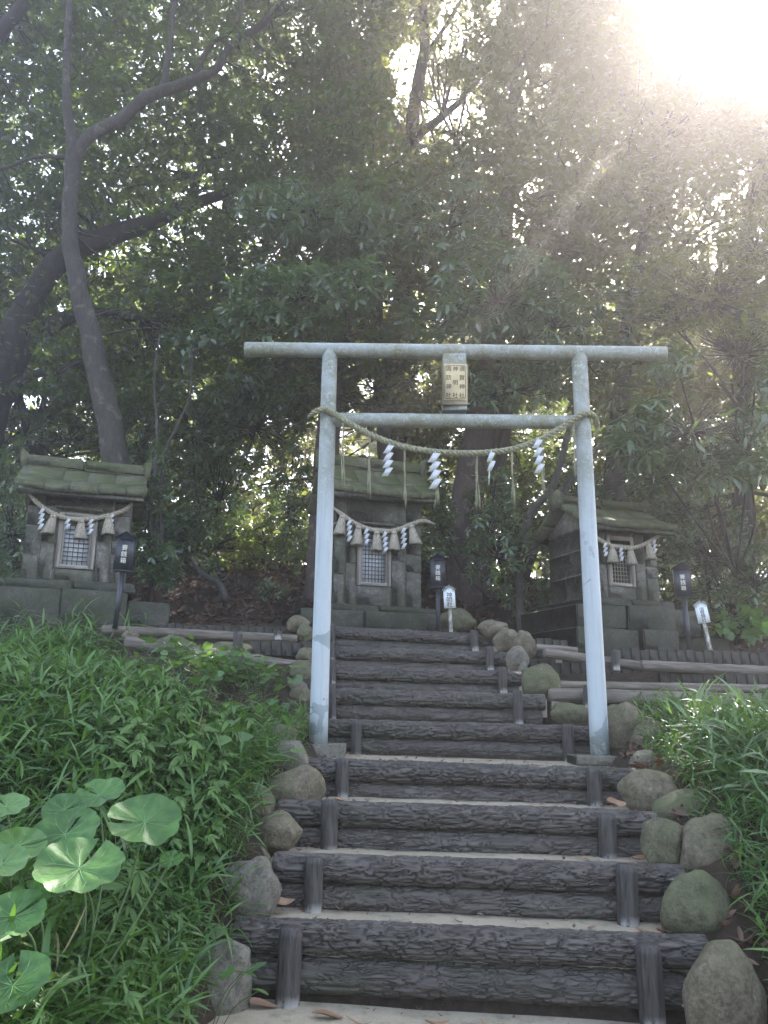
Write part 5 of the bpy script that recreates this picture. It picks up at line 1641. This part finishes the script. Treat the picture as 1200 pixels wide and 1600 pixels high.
# sparse fine weeds on the trodden upper bank
pl = scatter(1700, -3.8, -1.0, 4.6, 7.38, lambda x, y, r: x < xl_at(y) - .2 and x > -3.8, 3)
greens('thin_weeds', SPL, pl, 'pale', .3, .62, 3)
edgeL = scatter(520, -1.6, -.5, 2.2, 6.4, lambda x, y, r: xl_at(y) - .42 < x < xl_at(y) - .03 - .06 * (y > 4), 11)
greens('edge_grass', SPL + SPR, edgeL, 'bamboo', .5, .95, 11, .3)
edgeR = scatter(520, .9, 3.0, 3.4, 6.3, lambda x, y, r: xr_at(y) + .22 < x < xr_at(y) + .6, 12)
greens('edge_grass', SPL + SPR, edgeR, 'bamboo', .45, .9, 12, .3)
accR = lambda x, y, r: x > xr_at(y) + .46 - .05 * (y < 3.8) and x < xr_at(y) + 2.8 and in_view(x, y)
pl = scatter(1500, .9, 4.6, 2.6, 6.5, accR, 4)
greens('bamboo_grass', SPR + SPL, pl, 'bamboo', .75, 1.3, 4)
pl = scatter(900, 2.2, 7.0, 2.2, 6.6, lambda x, y, r: x > xr_at(y) + 1.6, 34)
greens('bamboo_grass', SPR + SPL, pl, 'bamboo', .9, 1.4, 34)
pl = scatter(620, 1.9, 4.2, 4.4, 6.4, lambda x, y, r: x > xr_at(y) + .45, 5)
greens('pale_bamboo_grass', SPR + SPL, pl, 'pale', .9, 1.5, 5, .3, .1)
# blades straying over the terrace by the left shrine and the right logs
pl = scatter(170, -4.6, -2.2, 7.0, 8.3, lambda x, y, r: x < -2.3 - r.uniform(0, .8), 6)
greens('stray_bamboo_grass', SPL + SPR, pl, 'bamboo', .9, 1.5, 6, .35)

# heart-leaved creeper plants on the left bank
def heart_plant(px, py, d, n, label, rad=.34, L=(.06, .105), seed=0):
    r = np.random.default_rng(seed + 77)
    b = P(px, py, d)
    gz = ground_z(b.x, b.y)
    root = thing('heart_leaf_plant', label, 'plant', (b.x, b.y, gz - .02), 0, 'heart-leaved creepers on the left bank')
    hv, hf = heart_leaf()
    stems = MB()
    me = None
    for i in range(n):
        a, q = r.uniform(0, 6.28), r.uniform(0, 1) ** .5 * rad
        h = r.uniform(.08, .34) * (1 - .4 * q / rad) + .03
        tip = (q * math.cos(a), q * math.sin(a), h)
        stems.tube(spline([(tip[0] * .5, tip[1] * .5, 0), (tip[0] * .7, tip[1] * .7, h * .6), tip], 3), .0018, 4, cap=False)
        m = rotm(np.array([r.uniform(0, 6.28)]), np.array([r.normal(.2, .25)]), np.array([r.normal(.35, .3)]))[0] * r.uniform(*L)
        # tilt the blades towards the open side of the bank
        o = mesh_np('leaf', (hv @ m.T), hf, M['heart'], root, tint=np.full(len(hv), r.uniform(0, 1)), smooth=False)
        o.location = tip
    stems.build('stems', M['stem'], root)
    return root
for a in [(275, 1035, 7.1, 60, 'heart-leaved creeper growing below the left terrace log, left of the tall stake'), (345, 1050, 7.0, 56, 'heart-leaved creeper around the foot of the tall stake on the left terrace'),
          (300, 1080, 6.6, 46, 'heart-leaved creeper in the middle of the sparse left bank'), (402, 1070, 6.8, 54, 'heart-leaved creeper closest to the stones left of the upper steps'),
          (418, 1125, 6.0, 24, 'small heart-leaved creeper just left of the left torii foot'), (345, 1225, 4.7, 22, 'heart-leaved creeper on the lower bank left of the third step'),
          (395, 1200, 5.0, 14, 'heart-leaved creeper spilling towards the cracked boulder of the fourth step'), (298, 1455, 3.3, 14, 'little heart-leaved creeper low down among the bamboo grass beside the lowest step')]:
    heart_plant(*a, seed=a[0])

# butterbur: big round scalloped leaves
def butter_leaf(root, px, py, d, wpx, m, spin, tipx=.55, tipy=.0, seed=0, base=None):
    r = np.random.default_rng(seed)
    R = wpx * d / 1300 / 2
    NA, NR = 72, 9
    notch = .13
    v, f = [], []
    lobes = 9
    vj = r.uniform(-.13, .13, 20)
    for j in range(NR + 1):
        q = j / NR
        for i in range(NA + 1):
            a = notch * (1 - q * .35) + (2 * math.pi - 2 * notch * (1 - q * .35)) * i / NA
            edge = 1 + .05 * abs(math.sin(a * lobes / 2)) + .02 * abs(math.sin(a * lobes)) - .03 + .06 * mnoise.noise(Vector((math.cos(a), math.sin(a), seed)))
            # the sinus: lobes bulge back past the stalk
            back = 1 + .0 * q
            rr = R * q * edge * back
            z = R * (.012 * mnoise.noise(Vector((q * 6 * math.cos(a), q * 6 * math.sin(a), seed)))) + R * (.20 * q * q - .07 * q) + R * .03 * q * math.cos(a * lobes) + R * .16 * q * mnoise.noise(Vector((math.cos(a) * 1.3, math.sin(a) * 1.3, seed + 3)))
            v.append((rr * math.cos(a), rr * math.sin(a), z))
    for j in range(NR):
        for i in range(NA):
            b = j * (NA + 1) + i
            f.append((b, b + 1, b + NA + 2, b + NA + 1))
    rot = Matrix.Rotation(tipy, 4, 'Y') @ Matrix.Rotation(tipx, 4, 'X') @ Matrix.Rotation(spin, 4, 'Z')
    c = P(px, py, d)
    o = mesh_np('leaf', np.array(v), np.array(f), M[m], root, tint=np.random.default_rng(seed).uniform(.2, .8) + np.zeros(len(v)), smooth=True)
    o.matrix_local = Matrix.Translation(c - Vector(root.location)) @ rot
    vm = MB()
    for k in range(lobes):
        a = notch + (2 * math.pi - 2 * notch) * (k + .5) / lobes + vj[k]
        pts = []
        for q in np.linspace(0.02, .86, 7):
            z = R * (.012 * mnoise.noise(Vector((q * 6 * math.cos(a), q * 6 * math.sin(a), seed)))) + R * (.20 * q * q - .07 * q) + R * .03 * q * math.cos(a * lobes) + R * .16 * q * mnoise.noise(Vector((math.cos(a) * 1.3, math.sin(a) * 1.3, seed + 3)))
            aw = a + .07 * math.sin(q * 5 + k * 2)
            pts.append((R * q * math.cos(aw), R * q * math.sin(aw), z + .0012))
        vm.tube(pts, np.linspace(.0012, .0003, 7), 4, cap=False)
        for s_ in (-1, 1):
            i0 = pts[4]
            a2 = a + s_ * .16
            q2 = .86
            z2 = R * (.20 * q2 * q2 - .07 * q2) + R * .03 * q2 * math.cos(a2 * lobes) + R * .16 * q2 * mnoise.noise(Vector((math.cos(a2) * 1.3, math.sin(a2) * 1.3, seed + 3)))
            vm.tube([i0, (R * q2 * math.cos(a2), R * q2 * math.sin(a2), z2 + .0012)], [.0008, .0003], 4, cap=False)
    vm.build('veins', M['vein'], o)
    st = MB()
    g = Vector(base) if base is not None else Vector((c.x, c.y + .05, ground_z(c.x, c.y)))
    st.tube(spline([tuple(g - Vector(root.location)), tuple((g + c) / 2 + Vector((.03, .05, .05)) - Vector(root.location)), tuple(c - Vector(root.location))], 6), np.linspace(.005, .0035, 13), 7)
    st.build('leaf_stalk', M['stem'], root, True)
bp = [('main butterbur plant with five big round dark green leaves on the left bank', (130, 1420, 2.75), [
        (124, 1356, 2.55, 132, 'butter', 1.45, .42, .15), (226, 1284, 2.85, 112, 'butter', 3.7, .55, .25), (102, 1304, 2.75, 108, 'butter', 1.3, .55, -.1), (100, 1266, 2.9, 66, 'butter', .8, .6, .1), (155, 1242, 3.0, 78, 'butter', 2.6, .5, -.1), (268, 1343, 2.9, 36, 'butter', 1.0, .6, 0)]),
      ('bright yellow-green butterbur plant cut by the left edge of the picture', (-20, 1420, 2.7), [
        (10, 1260, 2.7, 66, 'butter2', 2.5, .4, .1), (28, 1322, 2.65, 84, 'butter2', .6, .42, .2), (2, 1350, 2.5, 80, 'butter2', 1.6, .45, .1)]),
      ('pale low butterbur plant at the bottom left below the bright one', (40, 1500, 2.5), [
        (46, 1402, 2.5, 64, 'butter', 2.2, .6, .0), (20, 1432, 2.4, 96, 'butter', .9, .5, .1), (20, 1540, 2.25, 110, 'butter', 1.8, .5, -.1)])]
for i, (lab, b, leaves) in enumerate(bp):
    g = P(*b)
    g.z = ground_z(g.x, g.y)
    root = thing('butterbur_plant', lab, 'plant', tuple(g), 0, 'butterbur plants on the left bank')
    for k, (px, py, d, w, m, spin, tx, ty) in enumerate(leaves):
        butter_leaf(root, px, py, d, w, m, spin, tx, ty, i * 10 + k, g)

# ================================================================== LEAF LITTER
def curled_leaf(L, w, curl, seed):
    r = np.random.default_rng(seed)
    n = 6
    v, f = [], []
    for i in range(n + 1):
        s = i / n
        ww = w * math.sin(math.pi * min(.97, s * .95 + .04)) ** .75
        z = curl * L * (s - .5) ** 2 * 2 + .06 * L * math.sin(s * 5 + seed)
        v += [(s * L - L / 2, -ww / 2, z + ww * .35), (s * L - L / 2, 0, z), (s * L - L / 2, ww / 2, z + ww * .25)]
    for i in range(n):
        b = i * 3
        f += [(b, b + 3, b + 4), (b, b + 4, b + 1), (b + 1, b + 4, b + 5), (b + 1, b + 5, b + 2)]
    return np.array(v), np.array(f)
LIT = []
for i in range(6):
    v, f = curled_leaf(.11, .04, [.1, .3, .5, .2, .4, .15][i], i)
    LIT.append((v, f, np.full(len(v), .5)))
def litter_pts(n, x0, x1, y0, y1, seed, acc=None, zf=None):
    r = np.random.default_rng(seed); out = []
    while len(out) < n:
        x, y = r.uniform(x0, x1), r.uniform(y0, y1)
        if acc and not acc(x, y): continue
        out.append((x, y, (zf or ground_z)(x, y) + r.uniform(.0, .025)))
    return np.array(out)
def litter(name, pts, smin, smax, seed, m='litter', tilt=.45):
    r = np.random.default_rng(seed); n = len(pts)
    v, f, t_ = place(LIT, pts, r.uniform(0, 6.28, n), r.normal(0, tilt, n), r.normal(0, tilt, n), r.uniform(smin, smax, n), seed, r.uniform(0, 1, n))
    tag(mesh_np(name, v, f, M[m], tint=t_ * 1.0, center=True), kind='stuff')
litter('leaf_litter', litter_pts(6500, -5.5, 6, 9.4, 14.5, 1), .8, 1.4, 1)
litter('bank_litter', litter_pts(700, .8, 3.0, 3.0, 6.6, 2, lambda x, y: xr_at(y) + .06 < x < xr_at(y) + 1.2), .6, 1.2, 2)
litter('bank_litter', litter_pts(260, -2.6, -.7, 4.0, 7.8, 3, lambda x, y: x < xl_at(y) - .12), .6, 1.1, 3)
def tread_acc(x, y):
    if not (xl_at(y) + .02 < x < xr_at(y) - .02): return False
    # gather against the riser and towards the ends
    k = max([i for i, s in enumerate(STEPS) if y >= s[0]], default=-1)
    nxt = STEPS[k + 1][0] if k < 8 else 9.5
    e = min(x - xl_at(y), xr_at(y) - x)
    return random.random() < .12 + .9 * math.exp(-e / .14) + .5 * math.exp(-(nxt - y) / .05)
litter('step_crumbs', litter_pts(620, -1.2, 2.2, 3.78, 8.7, 4, tread_acc, lambda x, y: stair_z(x, y) + .006), .12, .42, 4, tilt=.25)
litter('path_crumbs', litter_pts(60, -.7, 1.3, 2.6, 3.66, 5, None, lambda x, y: path_z(x) + .012), .12, .4, 5, tilt=.2)
def fallen(px, py, d, zs, L, w, yaw, tilt, label, m='dryleaf', seed=0):
    v, f = curled_leaf(L, w, .35 if seed % 2 else .15, seed)
    c = P(px, py, d)
    o = mesh_np('fallen_leaf', v, f, M[m], None, tint=np.full(len(v), .2 + .15 * (seed % 5)), smooth=True)
    o.location = (c.x, d, zs(c.x, d) + .012 + (L * .3 if tilt > .6 else 0))
    o.rotation_euler = (tilt, .1, yaw)
    tag(o, label, 'fallen leaf', 'large dry leaves on the steps')
sz = lambda x, y: stair_z(x, y)
pz = lambda x, y: path_z(x)
for i, a in enumerate([
    (512, 1570, 3.55, pz, .13, .045, .1, .1, 'pale dry leaf on the sand before the lowest step, left of the middle'),
    (560, 1583, 3.5, pz, .11, .016, .0, .1, 'thin dark curled leaf on the sand at the bottom of the picture'),
    (682, 1570, 3.55, pz, .11, .035, .3, .1, 'brown leaf on the sand below the middle of the lowest step'),
    (768, 1572, 3.55, pz, .10, .03, -.2, .1, 'small brown leaf on the sand right of the middle'),
    (1088, 1520, 3.62, lambda x, y: path_z(x) + .10, .2, .06, .5, .2, 'large red-brown leaf between the lowest step end and the egg-shaped boulder'),
    (1085, 1580, 3.5, pz, .13, .06, .3, .2, 'tan leaf at the foot of the egg-shaped boulder'),
    (405, 1560, 3.62, pz, .16, .045, .1, .3, 'curled tan leaf beside the big grey boulder at the left foot'),
    (436, 1420, 4.0, sz, .14, .05, .5, .7, 'upturned dry leaf at the left end of the first tread'),
    (1012, 1455, 3.9, sz, .13, .05, .1, .2, 'flat tan leaf near the right end of the first tread'),
    (1032, 1446, 3.95, sz, .08, .04, .7, .2, 'small leaf beside the mossy-patched boulder on the first tread'),
    (925, 1455, 3.95, sz, .05, .025, .4, .1, 'tiny dark leaf on the first tread left of the right stake'),
    (1003, 1341, 4.42, sz, .13, .055, .1, .3, 'pale curled leaf at the right end of the second tread'),
    (915, 1339, 4.42, sz, .05, .03, .1, .3, 'small pale leaf on the second tread beside the right stake'),
    (960, 1250, 4.75, sz, .14, .07, .4, .7, 'broad reddish leaf propped against the squat tan boulder'),
    (530, 1246, 4.9, sz, .08, .045, .1, .2, 'orange leaf on the third tread beside the left stake'),
    (566, 1125, 6.45, sz, .10, .05, .0, .2, 'orange-brown leaf on top of the fifth step left stake'),
    (470, 1152, 6.0, lambda x, y: ground_z(x, y) + .02, .13, .06, -.6, .7, 'red-brown leaf standing in the corner left of the left torii post')]):
    fallen(*a, seed=i)
# roots creeping over the litter
rt = thing('fallen_branch', 'crooked bare branch lying on the leaf litter between the shrines', 'branch', tuple(P(330, 905, 10.3)))
pts = [P(300, 872, 11.2), P(312, 893, 10.9), P(330, 905, 10.6), P(345, 915, 10.4), P(352, 938, 10.1)]
MB().tube(spline([tuple(p) for p in pts], 6), np.linspace(.03, .05, 25), 10).build('limb', M['bark_grey'], rt, True, world=rt)
pts = [P(330, 905, 10.6), P(348, 907, 10.6), P(356, 900, 10.7)]
MB().tube(spline([tuple(p) for p in pts], 5), .02, 8).build('twig', M['bark_grey'], rt, True, world=rt)

# ================================================================== HAZE: added volume, stands in for lens glare around the sun
if HAZE_DENSITY > 0:
    hb = MB().box(-60, 60, -30, 70, -1.5, 26).build('haze', (t := NT('haze')).m)
    pv_ = t.n('VolumePrincipled')
    pv_.inputs['Density'].default_value = HAZE_DENSITY
    pv_.inputs['Color'].default_value = (1, .91, .9, 1)
    pv_.inputs['Anisotropy'].default_value = HAZE_ANISO
    t.t.links.new(pv_.outputs[0], t.out.inputs['Volume'])
    tag(hb, kind='stuff')
